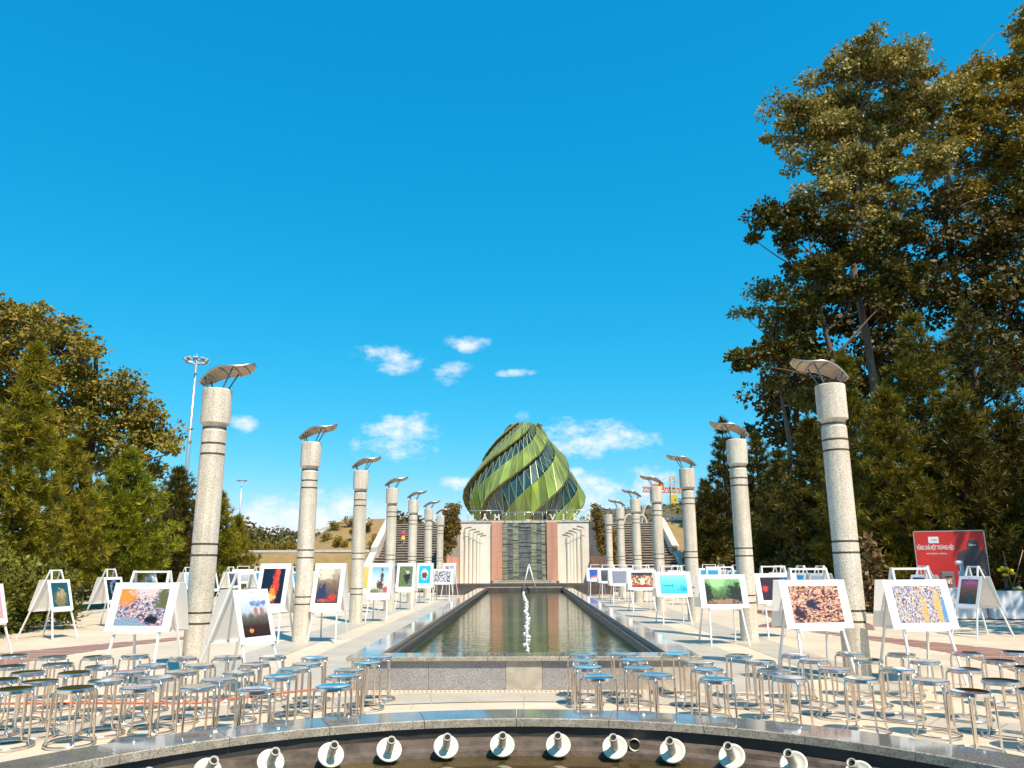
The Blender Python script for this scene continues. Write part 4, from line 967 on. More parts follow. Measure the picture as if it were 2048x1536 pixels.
# ================================================================== VEGETATION
def leaf_object(name, P, D, Ln_, Wd, tint, mt, parent, nrm=None):
    """one diamond leaf per row: P base point, D unit direction, Ln_ length, Wd half width"""
    n = len(P); r1 = rng.normal(size=(n, 3)) if nrm is None else nrm
    S_ = np.cross(D, r1); S_ /= (np.linalg.norm(S_, axis=1, keepdims=True)+1e-9)
    L_ = Ln_[:, None]; W2 = Wd[:, None]
    V = np.empty((n, 4, 3)); V[:, 0] = P; V[:, 1] = P+D*L_*.45+S_*W2; V[:, 2] = P+D*L_; V[:, 3] = P+D*L_*.45-S_*W2
    me = bpy.data.meshes.new(name); me.vertices.add(n*4); me.vertices.foreach_set('co', V.reshape(-1).astype(np.float32))
    me.loops.add(n*4); me.loops.foreach_set('vertex_index', np.arange(n*4, dtype=np.int32))
    me.polygons.add(n); me.polygons.foreach_set('loop_start', np.arange(0, n*4, 4, dtype=np.int32)); me.polygons.foreach_set('loop_total', np.full(n, 4, dtype=np.int32))
    me.update(calc_edges=True); a = me.attributes.new('tint', 'FLOAT', 'FACE'); a.data.foreach_set('value', np.clip(tint, 0, 1).astype(np.float32))
    me.materials.append(MATS[mt]); return obj(name, me, parent)
def unit(v): return v/(np.linalg.norm(v, axis=-1, keepdims=True)+1e-9)
def crown_from_clumps(C_, Rr, per, leaf, mt, parent, flat=.6, droop=0., base=(0, 0, 0), wr=.34, tshift=0.):
    C_ = np.array(C_)-np.array(base); Rr = np.array(Rr); n = len(C_); idx = np.repeat(np.arange(n), per)
    g = unit(rng.normal(size=(len(idx), 3)))*(rng.random((len(idx), 1))**.45); g[:, 2] *= flat
    P = C_[idx]+g*Rr[idx][:, None]
    D = unit(rng.normal(size=P.shape)*.8+g*1.1+np.array([0, 0, -droop]))
    ln = leaf*rng.uniform(.45, 1.5, len(idx)); wd = ln*wr
    ct = rng.normal(.42+tshift, .16, n); tint = ct[idx]+rng.normal(0, .14, len(idx))+g[:, 2]*.10
    return leaf_object('crown', P, D, ln, wd, tint, mt, parent)
def limb(b, a, c, r0, r1, n=5, sag=.12):
    a = Vector(a); c = Vector(c); d = (c-a); L0 = d.length; pts = []
    j1 = Vector((random.uniform(-1, 1), random.uniform(-1, 1), random.uniform(-.3, 1)))*L0*sag
    for i in range(5):
        t = i/4; pts.append(a.lerp(c, t)+j1*math.sin(math.pi*t))
    b.tube(pts, [r0+(r1-r0)*i/4 for i in range(5)], n, caps=False)
def broadleaf(name, label, cat, base, blobs, mt, bark, dens=1., leaf=.14, clump=.75, per=120, flat=.55, droop=.15, tr=.28, group=None, trunk_split=.35, tshift=0., twigs=True):
    """blobs: (u, v, D, rx_px, ry_px) or (x, y, z, rx, ry, rz) when already in metres"""
    bx, by, bz = base; t_ = thing(name, label, cat, base, 0, group); tb = MB(); CC = []; RR = []
    cs = []
    for q in blobs:
        if len(q) == 5:
            u, v, D, a, c = q; p = at_y(u, v, D); k = D/FPX*1.03; cs.append((p, a*k, (a+c)*.5*k, c*k))
        else: cs.append((Vector(q[:3]), *q[3:]))
    zc = sum(c[0].z for c in cs)/len(cs); fork = Vector((bx, by, bz+(max(c[0].z for c in cs)-bz)*trunk_split))
    top = sum((c[0] for c in cs), Vector())/len(cs)
    ztop = bz+(max(c[0].z for c in cs)-bz)*.93; tip = Vector((top.x, top.y, ztop))
    limb(tb, (0, 0, -.1), fork-Vector(base), tr, tr*.72, 8, .03)
    limb(tb, fork-Vector(base), tip-Vector(base), tr*.72, tr*.14, 7, .04)
    for (p, rx, ry, rz) in cs:
        hd = math.hypot(p.x-top.x, p.y-top.y); zs0 = min(max(p.z-.75*hd-rz*.6, fork.z), ztop); kk = (zs0-fork.z)/max(.1, ztop-fork.z)
        stt = fork.lerp(tip, min(1, max(0, kk)))
        limb(tb, stt-Vector(base), p-Vector(base)-Vector((0, 0, rz*.3)), tr*(.34-.2*kk), tr*.07, 6, .16)
        n = max(3, int(dens*(rx*ry+rx*rz+ry*rz)*1.15/(clump*clump)))
        for i in range(n):
            d = unit(rng.normal(size=3)); rr = rng.random()**.33
            if d[2] < -.3 and rng.random() < .5: d[2] = -d[2]
            c = np.array([p.x+d[0]*rx*rr, p.y+d[1]*ry*rr, p.z+d[2]*rz*rr]); CC.append(c+rng.normal(0, .35, 3)*clump); RR.append(clump*rng.uniform(.45, 1.3))
            if twigs and rng.random() < .45:
                limb(tb, p-Vector(base)-Vector((0, 0, rz*.4)), Vector(c)-Vector(base), tr*.08, .010, 4, .15)
    tb.build('trunk', bark, t_)
    crown_from_clumps(CC, RR, per, leaf, mt, t_, flat, droop, base, tshift=tshift)
    return t_
def pine_parts(H_, rad, seed, mt, whorls=16, zb=.12, tuft=.30, dens=1., open_=0.):
    """trunk + needle crown for a conical young pine, as meshes centred on its base"""
    rg = np.random.default_rng(seed); random.seed(seed); tb = MB()
    tb.tube([(0, 0, -.1), (.03, .02, H_*.35), (-.02, .03, H_*.7), (0, 0, H_*.97)], [H_*.018+.03, H_*.014+.02, H_*.008+.01, .012], 7, caps=False)
    P = []; Dd = []
    for w_ in range(whorls):
        f = zb+(1-zb)*(w_+.3*rg.random())/whorls; z = H_*f
        Lb = rad*min(1, (1-f)*1.35+.06)*(.65+.35*min(1, (f-zb)/.12+.4))
        nb = int(6+3*rg.random())
        for k in range(nb):
            if rg.random() < open_: continue
            a = 2*math.pi*(k+rg.random()*.7)/nb; lb = Lb*rg.uniform(.7, 1.15); up = .18+.5*f+rg.uniform(-.12, .12)
            tip = np.array([math.cos(a)*lb, math.sin(a)*lb, lb*up+.12*lb]); o0 = np.array([0, 0, z])
            mid = o0+tip*.5+np.array([0, 0, -.05*lb]); limb(tb, o0, o0+tip, .02+.012*lb, .008, 4, .05)
            m_ = max(3, int(dens*lb*9))
            for i in range(m_):
                t = .22+.78*(i+rg.random())/m_; q = o0+tip*t
                side = np.array([-math.sin(a), math.cos(a), 0])*rg.normal(0, .20)*lb*(1.15-t)*1.5
                q = q+side+np.array([0, 0, rg.normal(.02, .06)*lb]); P.append(q); Dd.append(unit(tip/lb+side*.6+np.array([0, 0, .55])+rg.normal(0, .25, 3)))
    for i in range(int(8*dens)): P.append(np.array([0, 0, H_*(.93+.07*i/8)])+rg.normal(0, .03, 3)); Dd.append(np.array([0, 0, 1.]))
    P = np.array(P); Dd = np.array(Dd); n = len(P); per = 24; idx = np.repeat(np.arange(n), per)
    D = unit(Dd[idx]*.9+rg.normal(0, .62, (len(idx), 3))); ln = tuft*rg.uniform(.6, 1.15, len(idx)); ct = rg.normal(.45, .17, n)
    return tb, P[idx]-D*.02, D, ln, np.full(len(idx), .0115+tuft*.012), ct[idx]+rg.normal(0, .1, len(idx))
def pine(name, label, base, H_, rad, seed, mt, group=None, rz=0, **kw):
    t_ = thing(name, label, 'tree', base, rz, group); tb, P, D, ln, wd, ti = pine_parts(H_, rad, seed, mt, **kw)
    tk = tb.build('trunk', 'bark', t_); c = leaf_object('crown', P, D, ln, wd, ti, mt, t_); reg(t_, tk, c); return t_
def shrub(name, label, base, rx, ry, rz_, mt, seed, leaf=.11, clump=.28, dens=1., per=60, group=None, cat='shrub'):
    t_ = thing(name, label, cat, base, 0, group); CC = []; RR = []; tb = MB(); lob = []
    for k in range(max(4, int(rx*rz_*3))):
        lob.append((random.uniform(-.6, .6)*rx, random.uniform(-.6, .6)*ry, random.uniform(.25, .78)*rz_*2*.62, random.uniform(.35, .6)))
    n = int(dens*70*max(rx, .4)*max(rz_, .4)/(clump*3.2))
    for i in range(n):
        lx, ly, lz, lr = random.choice(lob); d = unit(rng.normal(size=3)); rr = rng.random()**.3
        c = np.array([lx+d[0]*lr*rx*rr, ly+d[1]*lr*ry*rr, max(.12, lz+d[2]*lr*rz_*rr)]); CC.append(c+np.array(base)); RR.append(clump*rng.uniform(.6, 1.3))
    for (lx, ly, lz, lr) in lob: limb(tb, (random.uniform(-.1, .1), random.uniform(-.1, .1), -.05), (lx, ly, lz), .05, .015, 5)
    tk = tb.build('stem', 'bark', t_); c = crown_from_clumps(CC, RR, per, leaf, mt, t_, .9, -.4, base, .28); reg(t_, tk, c); return t_
def gx(u, D): return at_y(u, 1126, D).x

# --- tree side (towards the light masts)
broadleaf('spreading_tree', 'huge spreading olive brown tree towering over the young pines', 'tree', (gx(150, 46), 46, 0),
  [(40,650,47,90,42),(-40,690,46,90,70),(120,690,46,75,48),(165,712,44,36,32),(30,740,45,100,55),(140,775,45,75,45),(215,790,45,60,34),(90,850,46,95,50),(255,815,46,52,34),(300,850,46,40,30),(200,860,45,80,42),(285,890,45,48,26),(335,905,45,22,14),(-30,850,46,100,70),(150,925,47,80,36),(245,935,46,55,24),(330,870,47,24,16),(310,940,47,24,14)],
  'leaf_olive', 'bark', dens=1.75, leaf=.24, clump=.9, per=110, tr=.5, trunk_split=.42)
pine('young_pine', 'tall yellow green pine standing behind the big shrub', (gx(15, 22), 22, 0), at_y(15, 692, 22).z, 1.3, 11, 'needle_olive', 'young pines beside the plaza', whorls=22, dens=1.2, tuft=.30)
pine('young_pine', 'olive pine with dead brown needles by the hut', (gx(118, 26), 26, 0), at_y(118, 880, 26).z, 1.55, 12, 'needle_olive', 'young pines beside the plaza', whorls=15, dens=1.1, tuft=.30)
pine('young_pine', 'bright green pine with a pointed top behind the street photo easel', (gx(238, 29), 29, 0), at_y(236, 905, 29).z, 2.0, 13, 'needle_bright', 'young pines beside the plaza', whorls=15, dens=1.25, tuft=.32)
pine('young_pine', 'dark green pine close behind the first lamp column', (gx(342, 34), 34, 0), at_y(342, 938, 34).z, 1.7, 14, 'needle_dark', 'young pines beside the plaza', whorls=15, dens=1.2, tuft=.32)
pine('young_pine', 'thin olive pine near the far light mast', (gx(432, 39), 39, 0), at_y(432, 985, 39).z, 1.35, 15, 'needle_olive', 'young pines beside the plaza', whorls=13, dens=1.0, tuft=.32)
pine('young_pine', 'short brownish pine at the end of the pine row', (gx(470, 41), 41, 0), at_y(470, 1032, 41).z, 1.1, 16, 'needle_olive', 'young pines beside the plaza', whorls=11, dens=1.0, tuft=.30)
pine('young_pine', 'low olive pine tucked under the spreading tree', (gx(175, 35), 35, 0), at_y(175, 985, 35).z, 2.2, 17, 'needle_olive', 'young pines beside the plaza', whorls=13, dens=1.0, tuft=.34)
SH = [(25, 18.6, 1.35, 1.2, 1.55, 'leaf_hedge', 'big dark green juniper shrub at the plaza edge'), (88, 20.5, .85, .9, 1.15, 'leaf_hedge', 'medium juniper shrub beside the big one'), (-60, 17.0, 1.4, 1.2, 1.5, 'leaf_hedge', 'juniper shrub at the plaza edge by the pale pink photo'),
  (265, 33, 1.5, 1.2, 1.15, 'leaf_hedge', 'rounded juniper shrub behind the ring photo easel'), (330, 35, 1.4, 1.1, 1.2, 'leaf_hedge', 'rounded juniper shrub behind the waterfall photo easel'), (405, 37, 1.3, 1.1, 1.25, 'leaf_hedge', 'juniper shrub behind the first lamp column'),
  (462, 39, 1.15, 1.0, 1.3, 'leaf_hedge', 'juniper shrub at the corner of the grass bank'), (560, 42.2, .8, .7, .75, 'leaf_hedge', 'low juniper before the dry grass bank'), (590, 42.3, .7, .7, .95, 'leaf_hedge', 'upright juniper before the dry grass bank'), (640, 42.2, .95, .8, 1.0, 'leaf_hedge', 'round juniper between the second and third lamp columns'),
  (155, 40, 1.6, 1.2, 1.4, 'leaf_dark', 'dark shrub in the shade beside the hut')]
for i, (u, D, a, c, h, mt, lb) in enumerate(SH): shrub('juniper_shrub', lb, (gx(u, D), D, 0), a, c, h, mt, 40+i, group='juniper shrubs round the plaza')
# small shrubs planted on the upper grass bank
SB = [(512, 49.5), (532, 49.8), (552, 49.4), (566, 50.3), (583, 49.6), (606, 50), (650, 50.5), (672, 49.6), (689, 49.4), (712, 50.4), (733, 51.5), (745, 49.2), (697, 52.2), (665, 52)]
for i, (u, D) in enumerate(SB):
    x = gx(u, D); r_ = random.uniform(.32, .5)*(1.55 if u == 745 else 1)
    shrub('bank_shrub', 'small dry olive shrub planted on the grass bank', (x, D, pleft(x, D)), r_, r_, r_*1.05, 'leaf_yellow' if i % 3 else 'leaf_olive', 70+i, leaf=.10, clump=.16, dens=.5, per=34, group='shrubs on the grass bank')
x = gx(1347, 47); shrub('bank_shrub', 'single shrub with pale blooms on the bank beside the conifers', (x, 47, pright(x, 47)), .4, .4, .35, 'leaf_dry', 90, leaf=.1, clump=.16, dens=.6, per=34)
# far tree line
for i, (u, D, h, w_) in enumerate([(500, 95, 5.8, 3.6), (530, 110, 6.2, 4.6), (560, 120, 6.6, 5), (590, 118, 6.4, 5), (520, 80, 4.6, 2.6), (640, 130, 6.2, 5), (665, 125, 5.2, 4.2), (695, 130, 5.3, 4.2), (470, 75, 5.2, 3.5), (802, 80, 6.5, 1.0), (815, 82, 6.1, .9), (835, 84, 6.0, 1.2), (865, 84, 6.0, 1.1)]):
    x = gx(u, D); zb_ = 4.0 if 78 < D < 86 and u > 700 else 0
    broadleaf('far_tree', 'round far off tree on the skyline, %s of the row behind the grass bank' % (['first', 'second', 'third', 'fourth', 'fifth', 'sixth', 'seventh', 'eighth', 'ninth', 'tenth', 'eleventh', 'twelfth', 'thirteenth'][i]), 'tree', (x, D, zb_),
      [(x+random.uniform(-.3, .3)*w_, D, zb_+(h-zb_)*.72, w_*.62, w_*.6, (h-zb_)*.30), (x-w_*.45, D, zb_+(h-zb_)*.55, w_*.5, w_*.5, (h-zb_)*.3), (x+w_*.45, D, zb_+(h-zb_)*.5, w_*.5, w_*.5, (h-zb_)*.3)], 'leaf_far', 'bark', leaf=.34, clump=.8, per=44, dens=.9, group='trees on the skyline')
# --- wooded side (behind the billboard)
broadleaf('eucalyptus', 'tall grey green eucalyptus with airy crown against the sky', 'tree', (gx(1770, 50), 50, 0),
  [(1740,108,50,82,26),(1668,150,50,55,24),(1800,120,48,55,30),(1590,225,50,52,24),(1556,268,50,26,18),(1700,205,51,50,26),(1640,262,50,45,22),(1780,215,51,60,34),(1830,200,50,40,40),(1610,318,50,50,16),(1690,330,50,75,34),(1790,320,50,70,40),(1650,395,50,70,26),(1745,420,51,80,40),(1850,330,51,50,50),(1745,150,51,75,40),(1700,270,51,80,45),(1830,150,51,50,45),(1770,260,51,70,50),(1860,240,51,45,60),(1620,260,50,46,40),(1660,220,51,50,40),(1720,370,51,80,40)],
  'leaf_euc', 'bark_pale', dens=1.5, leaf=.25, clump=.82, per=130, tr=.30, trunk_split=.55, droop=.5, flat=.6)
broadleaf('yellow_tree', 'yellowish crowned tall tree beside the eucalyptus', 'tree', (gx(1985, 55), 55, 0),
  [(1960,150,57,70,40),(1900,190,55,50,36),(2025,130,57,50,42),(2045,60,58,30,34),(2020,220,55,70,50),(1935,250,55,70,44),(2060,300,55,60,70),(1975,330,57,70,46),(1895,285,55,45,36),(2020,400,57,70,50),(1930,400,57,60,44)],
  'leaf_yellow', 'bark_pale', dens=1.7, leaf=.27, clump=.88, per=120, tr=.30, trunk_split=.6, droop=.3)
broadleaf('layered_pine', 'old dark pine with flat layered boughs over the plaza', 'tree', (gx(1720, 46), 46, 0),
  [(1535,440,46,44,20),(1500,468,46,18,13),(1600,425,46,42,17),(1575,480,46,40,18),(1655,455,46,52,24),(1720,500,46,60,28),(1640,540,46,55,25),(1790,470,47,60,30),(1520,712,46,34,16),(1495,725,46,16,9),(1580,690,46,45,22),(1610,620,46,46,26),(1700,590,46,60,30),(1800,570,47,60,32),(1660,740,46,60,30)],
  'needle_dark', 'bark', dens=1.8, leaf=.27, clump=.75, per=130, tr=.30, trunk_split=.5, flat=.45, droop=-.3)
broadleaf('slim_eucalyptus', 'slim eucalyptus with sparse sprays below the layered pine', 'tree', (gx(1600, 48), 48, 0),
  [(1512,600,48,26,20),(1500,640,48,18,12),(1545,570,48,26,16),(1535,660,48,24,14),(1600,560,48,36,26),(1560,760,48,36,26),(1620,790,48,46,34),(1590,720,48,34,26)],
  'leaf_euc', 'bark_pale', dens=1.1, leaf=.26, clump=.8, per=100, tr=.2, trunk_split=.45, droop=.6, tshift=-.2)
for i, (bl, lb) in enumerate((([(1850,440,54,80,50),(1760,540,54,90,50),(1900,520,54,90,60),(1840,620,53,90,60),(1730,650,53,80,50),(1660,600,54,70,45),(1800,730,53,90,50)], 'dark dense tree filling the wood behind the layered pine'),
   ([(1990,500,54,80,60),(2060,470,54,60,70),(2010,610,53,90,60),(1940,600,53,70,50),(2060,620,53,60,70),(1960,710,52,90,60),(2050,740,52,70,60)], 'dark dense tree filling the wood behind the yellowish crown'),
   ([(1640,690,55,70,50),(1590,800,54,60,50),(1680,800,54,80,60),(1760,820,54,80,60),(1620,890,54,70,50),(1560,880,55,40,50),(1580,640,54,50,40),(1600,735,54,60,45),(1545,800,54,40,40),(1650,560,54,60,40)], 'dark dense tree above the small conifers'))):
    cx_ = sum(q[0] for q in bl)/len(bl); broadleaf('woodland_tree', lb, 'tree', (gx(cx_, 54), 54.5, 0), bl, 'leaf_dark', 'bark_pale', dens=1.5, leaf=.36, clump=1.25, per=95, tr=.3, trunk_split=.45, group='dark trees in the wood')
for i, (u, v, D, rad, mt, lb) in enumerate([(1728, 706, 27, 1.5, 'needle_mid', 'bright needled pine close behind the first billboard side column'), (1885, 628, 27, 2.5, 'needle_mid', 'broad green pine above the red billboard'), (2005, 610, 29, 2.6, 'needle_dark', 'tall dark pine above the white table'),
   (1805, 780, 25, 1.7, 'needle_mid', 'shorter green pine beside the broad one'), (1950, 800, 25, 2.0, 'needle_dark', 'dark pine behind the sunset photo easel'), (1640, 840, 31, 1.9, 'needle_dark', 'dark pine behind the autumn photo easel'),
   (1462, 838, 43, 1.75, 'needle_dark', 'dark pointed conifer at the edge of the wood'), (1530, 868, 38, 1.8, 'needle_dark', 'second pointed conifer at the edge of the wood'), (1420, 965, 43, 1.5, 'needle_dark', 'small conifer next to the grass bank'), (1575, 905, 34, 1.7, 'needle_dark', 'conifer behind the second billboard side column'), (1700, 900, 30, 1.9, 'needle_dark', 'low dark conifer filling the wood edge'), (2060, 820, 26, 2.0, 'needle_dark', 'dark pine beyond the white table')]):
    pine('wood_pine', lb, (gx(u, D), D, 0), at_y(u, v, D).z, rad, 100+i, mt, 'pines along the wood edge', whorls=18, dens=1.15, tuft=.32, zb=.05)  # dark and mid needle colours carry the shade on this side
for i, (u, D, a, h) in enumerate([(1410, 43, 1.6, 1.3), (1450, 39, 1.5, 1.4), (1500, 36, 1.7, 1.4), (1560, 33.5, 1.7, 1.4), (1620, 31, 1.7, 1.5), (1690, 29, 1.8, 1.6), (1760, 28, 1.8, 1.6), (1840, 27.4, 1.9, 1.7), (1920, 27, 1.9, 1.7), (2000, 26.5, 1.9, 1.7), (2080, 26, 1.9, 1.7), (1530, 42, 2.6, 2.6), (1640, 37, 2.6, 2.6), (1760, 34, 2.6, 2.8), (1880, 33, 2.8, 2.8), (1990, 32, 2.8, 2.8)]):
    shrub('undergrowth_shrub', 'dark tangled undergrowth bush at the foot of the wood', (gx(u, D), D, 0), a, 1.2, h, 'leaf_dark', 130+i, leaf=.17, clump=.42, dens=1.0, per=50, group='undergrowth of the wood')
for i, (u, v, D) in enumerate([(1745, 1050, 24.5), (1935, 1000, 24.5), (1965, 1040, 24.6), (1725, 1085, 24.8)]):
    p = at_y(u, v, D); shrub('dry_bush', 'tall dry bush with tan leaves at the wood edge', (p.x, D, 0), .55, .5, (p.z)*.62, 'leaf_dry', 160+i, leaf=.16, clump=.25, dens=.35, per=26, group='dry bushes at the wood edge')
# wood continues beyond the frame on this side (its shade falls across the paving)
for i, (x, y) in enumerate([(17.0, 18.4), (14.8, 15.0), (19.2, 21.2), (18.2, 15.0), (20, 18.6), (15, 11), (22, 24)]):
    broadleaf('roadside_tree', 'shade tree standing beside the plaza out past the white table', 'tree', (x, y, 0),
      [(x, y, 9, 2.3, 2.3, 1.5), (x-1.6, y+.6, 7.2, 1.7, 1.7, 1.2), (x+1.4, y-.8, 7.4, 1.8, 1.8, 1.3), (x+.3, y+1.5, 6.2, 1.7, 1.5, 1.1)], 'leaf_dark', 'bark_pale', dens=.7, leaf=.26, clump=.8, per=60, tr=.22, trunk_split=.5, group='shade trees beside the plaza', twigs=False)
rt = [o for o in col.objects if o.name.startswith('roadside_tree')]
for o in rt: KIDS[o] = [c for c in col.objects if c.parent == o]; [KIDS.setdefault(c, []) for c in KIDS[o]]
for i, (x, y) in enumerate([(-26, -13), (-21, -16), (-16, -14), (-11, -17), (-6, -15), (-1, -17), (4, -15), (9, -17), (14, -14), (19, -16), (-22, -6), (-24, 2), (-20, 9), (21, -8), (23, 0)]):  # unseen trees added to darken steel reflections and cut skylight from behind
    o = dup(rt[i % 7], (x, y, -.5), i*1.3); o.scale = (1.25, 1.25, 1.1); o['label'] = 'added unseen tree beyond the round fountain, away from the stage'; o['group'] = 'added unseen trees beyond the fountain'
# far wooded hill
b = MB(); nx_, ny_ = 90, 30
hp = [(1120, 1060), (1170, 1012), (1215, 995), (1260, 993), (1300, 988), (1340, 985), (1380, 975), (1420, 968), (1500, 960), (1700, 950), (2100, 960)]
hu = [q[0] for q in hp]; hz = [at_y(q[0], q[1], 260).z for q in hp]
for i in range(nx_):
    u = 1110+i*(2150-1110)/(nx_-1); zt = float(np.interp(u, hu, hz)); x0 = at_y(u, 1000, 260).x
    for j in range(ny_):
        t = j/(ny_-1); y = 150+t*160; b.v.append((x0*(.72+.28*min(1, t*1.4)), y, -4.5+(zt-.5)*math.sin(min(1, t*1.45)*math.pi/2)*(1-.3*max(0, t-.69))+random.uniform(-.4, .9)))
for i in range(nx_-1):
    for j in range(ny_-1): b.f.append((i*ny_+j, i*ny_+ny_+j, i*ny_+ny_+j+1, i*ny_+j+1)); b.mi.append(0); b.sm.append(True)
hill = struct(b.build('hill', 'earth'))
C_ = []; 
for q in range(1500):
    i = random.randrange(nx_); j = random.randrange(4, ny_); v = b.v[i*ny_+j]; C_.append((v[0]+random.uniform(-2, 2), v[1]+random.uniform(-2, 2), v[2]+random.uniform(-2.4, -.4)))
t_ = crown_from_clumps(C_, [random.uniform(1.5, 3.2) for _ in C_], 60, .75, 'leaf_far', None, .75, 0, (0, 0, 0)); t_.name = 'hill_forest'; tag(t_, 'dark olive forest covering the far hill', 'forest'); stuff(t_)
# hanging vines on the wing walls
for s_, pts in ((-1, [(905,1018,18,10),(900,1035,14,16),(907,1050,15,20),(903,1075,10,22),(897,1092,7,14),(890,1075,5,26),(887,1110,4,20)]), (1, [(1193,1020,11,12),(1196,1040,10,18),(1200,1062,10,22),(1203,1085,8,20),(1207,1098,6,10),(1226,1085,6,28),(1229,1112,5,20)])):
    CC = []; RR = []
    t_ = thing('hanging_vine', 'golden green vine hanging over the wing wall on the %s side' % ('masts' if s_ < 0 else 'billboard'), 'vine', (s_*4.5, 44.3, 4.05))
    for (u, v, a, c) in pts:
        for i in range(int(a*c*.22)):
            p = at_y(u+random.uniform(-.75, .75)*a, v+random.uniform(-.9, .9)*c, 43.9+random.uniform(-.5, .3)); CC.append(p); RR.append(random.uniform(.08, .17))
    crown_from_clumps(CC, RR, 34, .095, 'leaf_vine', t_, .9, .6, (s_*4.5, 44.3, 4.05)).name = 'foliage'
    b = MB()
    for k in range(9): x = random.uniform(-.35, .35); b.tube([(x, random.uniform(.1, .5), .0), (x+random.uniform(-.1, .1), -.55, -.15), (x+random.uniform(-.2, .2), -.6, -random.uniform(.8, 2.2))], .012, 4)
    b.build('stem', 'bark', t_)

# ================================================================== MASTS, ARCHES, CRANE
def mast(label, u, v, D):
    p = at_y(u, v, D); t_ = thing('light_mast', label, 'light mast', (p.x, D, 0), 0, 'floodlight masts'); Hh = p.z
    b = MB(); b.tube([(0, 0, -.1), (0, 0, Hh*.5), (0, 0, Hh)], [.28, .21, .13], 10); b.build('pole', 'mast', t_)
    b = MB(); b.tube([(1.05*math.cos(i*math.pi/8), 1.05*math.sin(i*math.pi/8), Hh-.1) for i in range(16)], .07, 5, closed=True)
    for k in range(4): b.bar((0, 0, Hh-.1), (1.05*math.cos(k*math.pi/2), 1.05*math.sin(k*math.pi/2), Hh-.1), .08)
    b.build('lamp_ring', 'mast', t_)
    for k in range(10):
        a = 2*math.pi*k/10; M = Matrix.Translation((1.2*math.cos(a), 1.2*math.sin(a), Hh+.05)) @ Matrix.Rotation(a, 4, 'Z') @ Matrix.Rotation(R(38), 4, 'Y')
        b = MB(); b.box(-.12, .14, -.26, .26, -.2, .2, M, bev=.03); b.build('floodlight', 'lamp_glass', t_)
    b = MB(); b.tube([(0, 0, Hh), (0, 0, Hh+.9)], .02, 5); b.build('rod', 'mast', t_)
mast('tall grey floodlight mast rising behind the first lamp column', 393, 722, 85); mast('smaller far floodlight mast beyond the pine row', 484, 961, 205)
for i, (u, v, hw_, D) in enumerate([(1258, 1029, 13, 78), (1297, 1009, 16, 78), (1283, 1030, 12, 74)]):
    p = at_y(u, v, D); k = D/FPX; t_ = thing('garden_arch', 'thin pale garden arch on the terrace, %s' % (['smallest and next to the sixth column', 'tallest and beside the fourth column', 'leaning one between the other two'][i]), 'arch', (p.x, D, 4.02)); hh = p.z-4.02
    for s_, nm in ((0, 'hoop'), (.35, 'hoop')):
        b = MB(); b.tube([(math.cos(a)*hw_*k*(1+.1*s_), s_, max(0, math.sin(a))*hh) for a in np.linspace(0, math.pi, 15)], .10, 6); b.build(nm, 'stone_curb', t_)
t_ = thing('tower_crane', 'orange construction crane on the skyline beyond the hill', 'crane', (at_y(1347, 1000, 240).x, 240, 0)); k = 240/FPX; cx0 = at_y(1347, 1000, 240).x
zt = at_y(1347, 952, 240).z; zj = at_y(1347, 983, 240).z
b = MB()
for sx, sy in ((-.7, -.7), (.7, -.7), (.7, .7), (-.7, .7)): b.bar((sx, sy, 0), (sx, sy, zt), .28)
for i in range(14): z = i*zt/14; b.bar((-.7, -.7, z), (.7, -.7, z+zt/14), .2); b.bar((.7, -.7, z), (-.7, -.7, z+zt/14), .2)
b.build('tower', 'stone_curb', t_)
b = MB(); xl = at_y(1285, 975, 240).x-cx0; xr = at_y(1374, 985, 240).x-cx0
for dz in (0, 1.3): b.bar((xl, 0, zj+dz), (xr, 0, zj+dz-.4), .4)
for i in range(12): x = xl+(xr-xl)*i/12; b.bar((x, 0, zj), (x+(xr-xl)/24, 0, zj+1.2), .25); b.bar((x+(xr-xl)/24, 0, zj+1.2), (x+(xr-xl)/12, 0, zj), .25)
b.build('jib', 'crane_orange', t_)
MB().box(xl+3.5, xl+6.5, -.8, .8, zj+.6, zj+2.3, bev=.1).build('counterweight', 'crane_orange', t_)
MB().box(-1.0, .9, -1.2, .9, zj-4.5, zj-1, bev=.1).build('cab', 'crane_yellow', t_)
b = MB(); b.bar((0, 0, zt), (2.2, 0, zt-2), .3); b.bar((0, 0, zt), (xr, 0, zj+.9), .15); b.bar((0, 0, zt), (xl, 0, zj+1.3), .15); b.build('tie_rods', 'crane_yellow', t_)

# ================================================================== BILLBOARD, TABLE
BD = 22.6
tl, tr_, bl_, brr = at_y(1826, 1068, BD+.3), at_y(1960, 1058, BD-.3), at_y(1838, 1165, BD+.3), at_y(1972, 1165, BD-.3)
bbw = (tr_-tl).length; ang = math.atan2(tr_.y-tl.y, tr_.x-tl.x); bbase = (tl+tr_)/2; Hb = tr_.z
bb = thing('billboard', 'red advertising board with white lettering and a dark camera picture', 'billboard', ((tl.x+tr_.x)/2+.05, BD, 0), ang-R(3))
def zb_(v): return at_y(1890, v, BD).z
Z1 = at_y(1890, 1063, BD).z; Z0 = .55; TB = Matrix.Rotation(R(-4), 4, 'X')
wv = bbw/2*1.02
MB().box(-wv, wv, 0, .04, Z0, Z1).build('panel', 'red_vinyl', bb)
b = MB()
for (a, c) in (((-wv, .02, Z1), (wv, .02, Z1)), ((-wv, .02, Z0), (wv, .02, Z0)), ((-wv, .02, Z0), (-wv, .02, Z1)), ((wv, .02, Z0), (wv, .02, Z1))): b.bar(a, c, .035, .055)
b.build('frame', 'rail', bb)
for s_ in (-1, 1):
    b = MB(); b.bar((s_*wv*.8, .06, 0), (s_*wv*.8, .06, Z1-.2), .05); b.bar((s_*wv*.8, .75, 0), (s_*wv*.8, .07, Z1*.7), .04); b.build('leg', 'rail', bb)
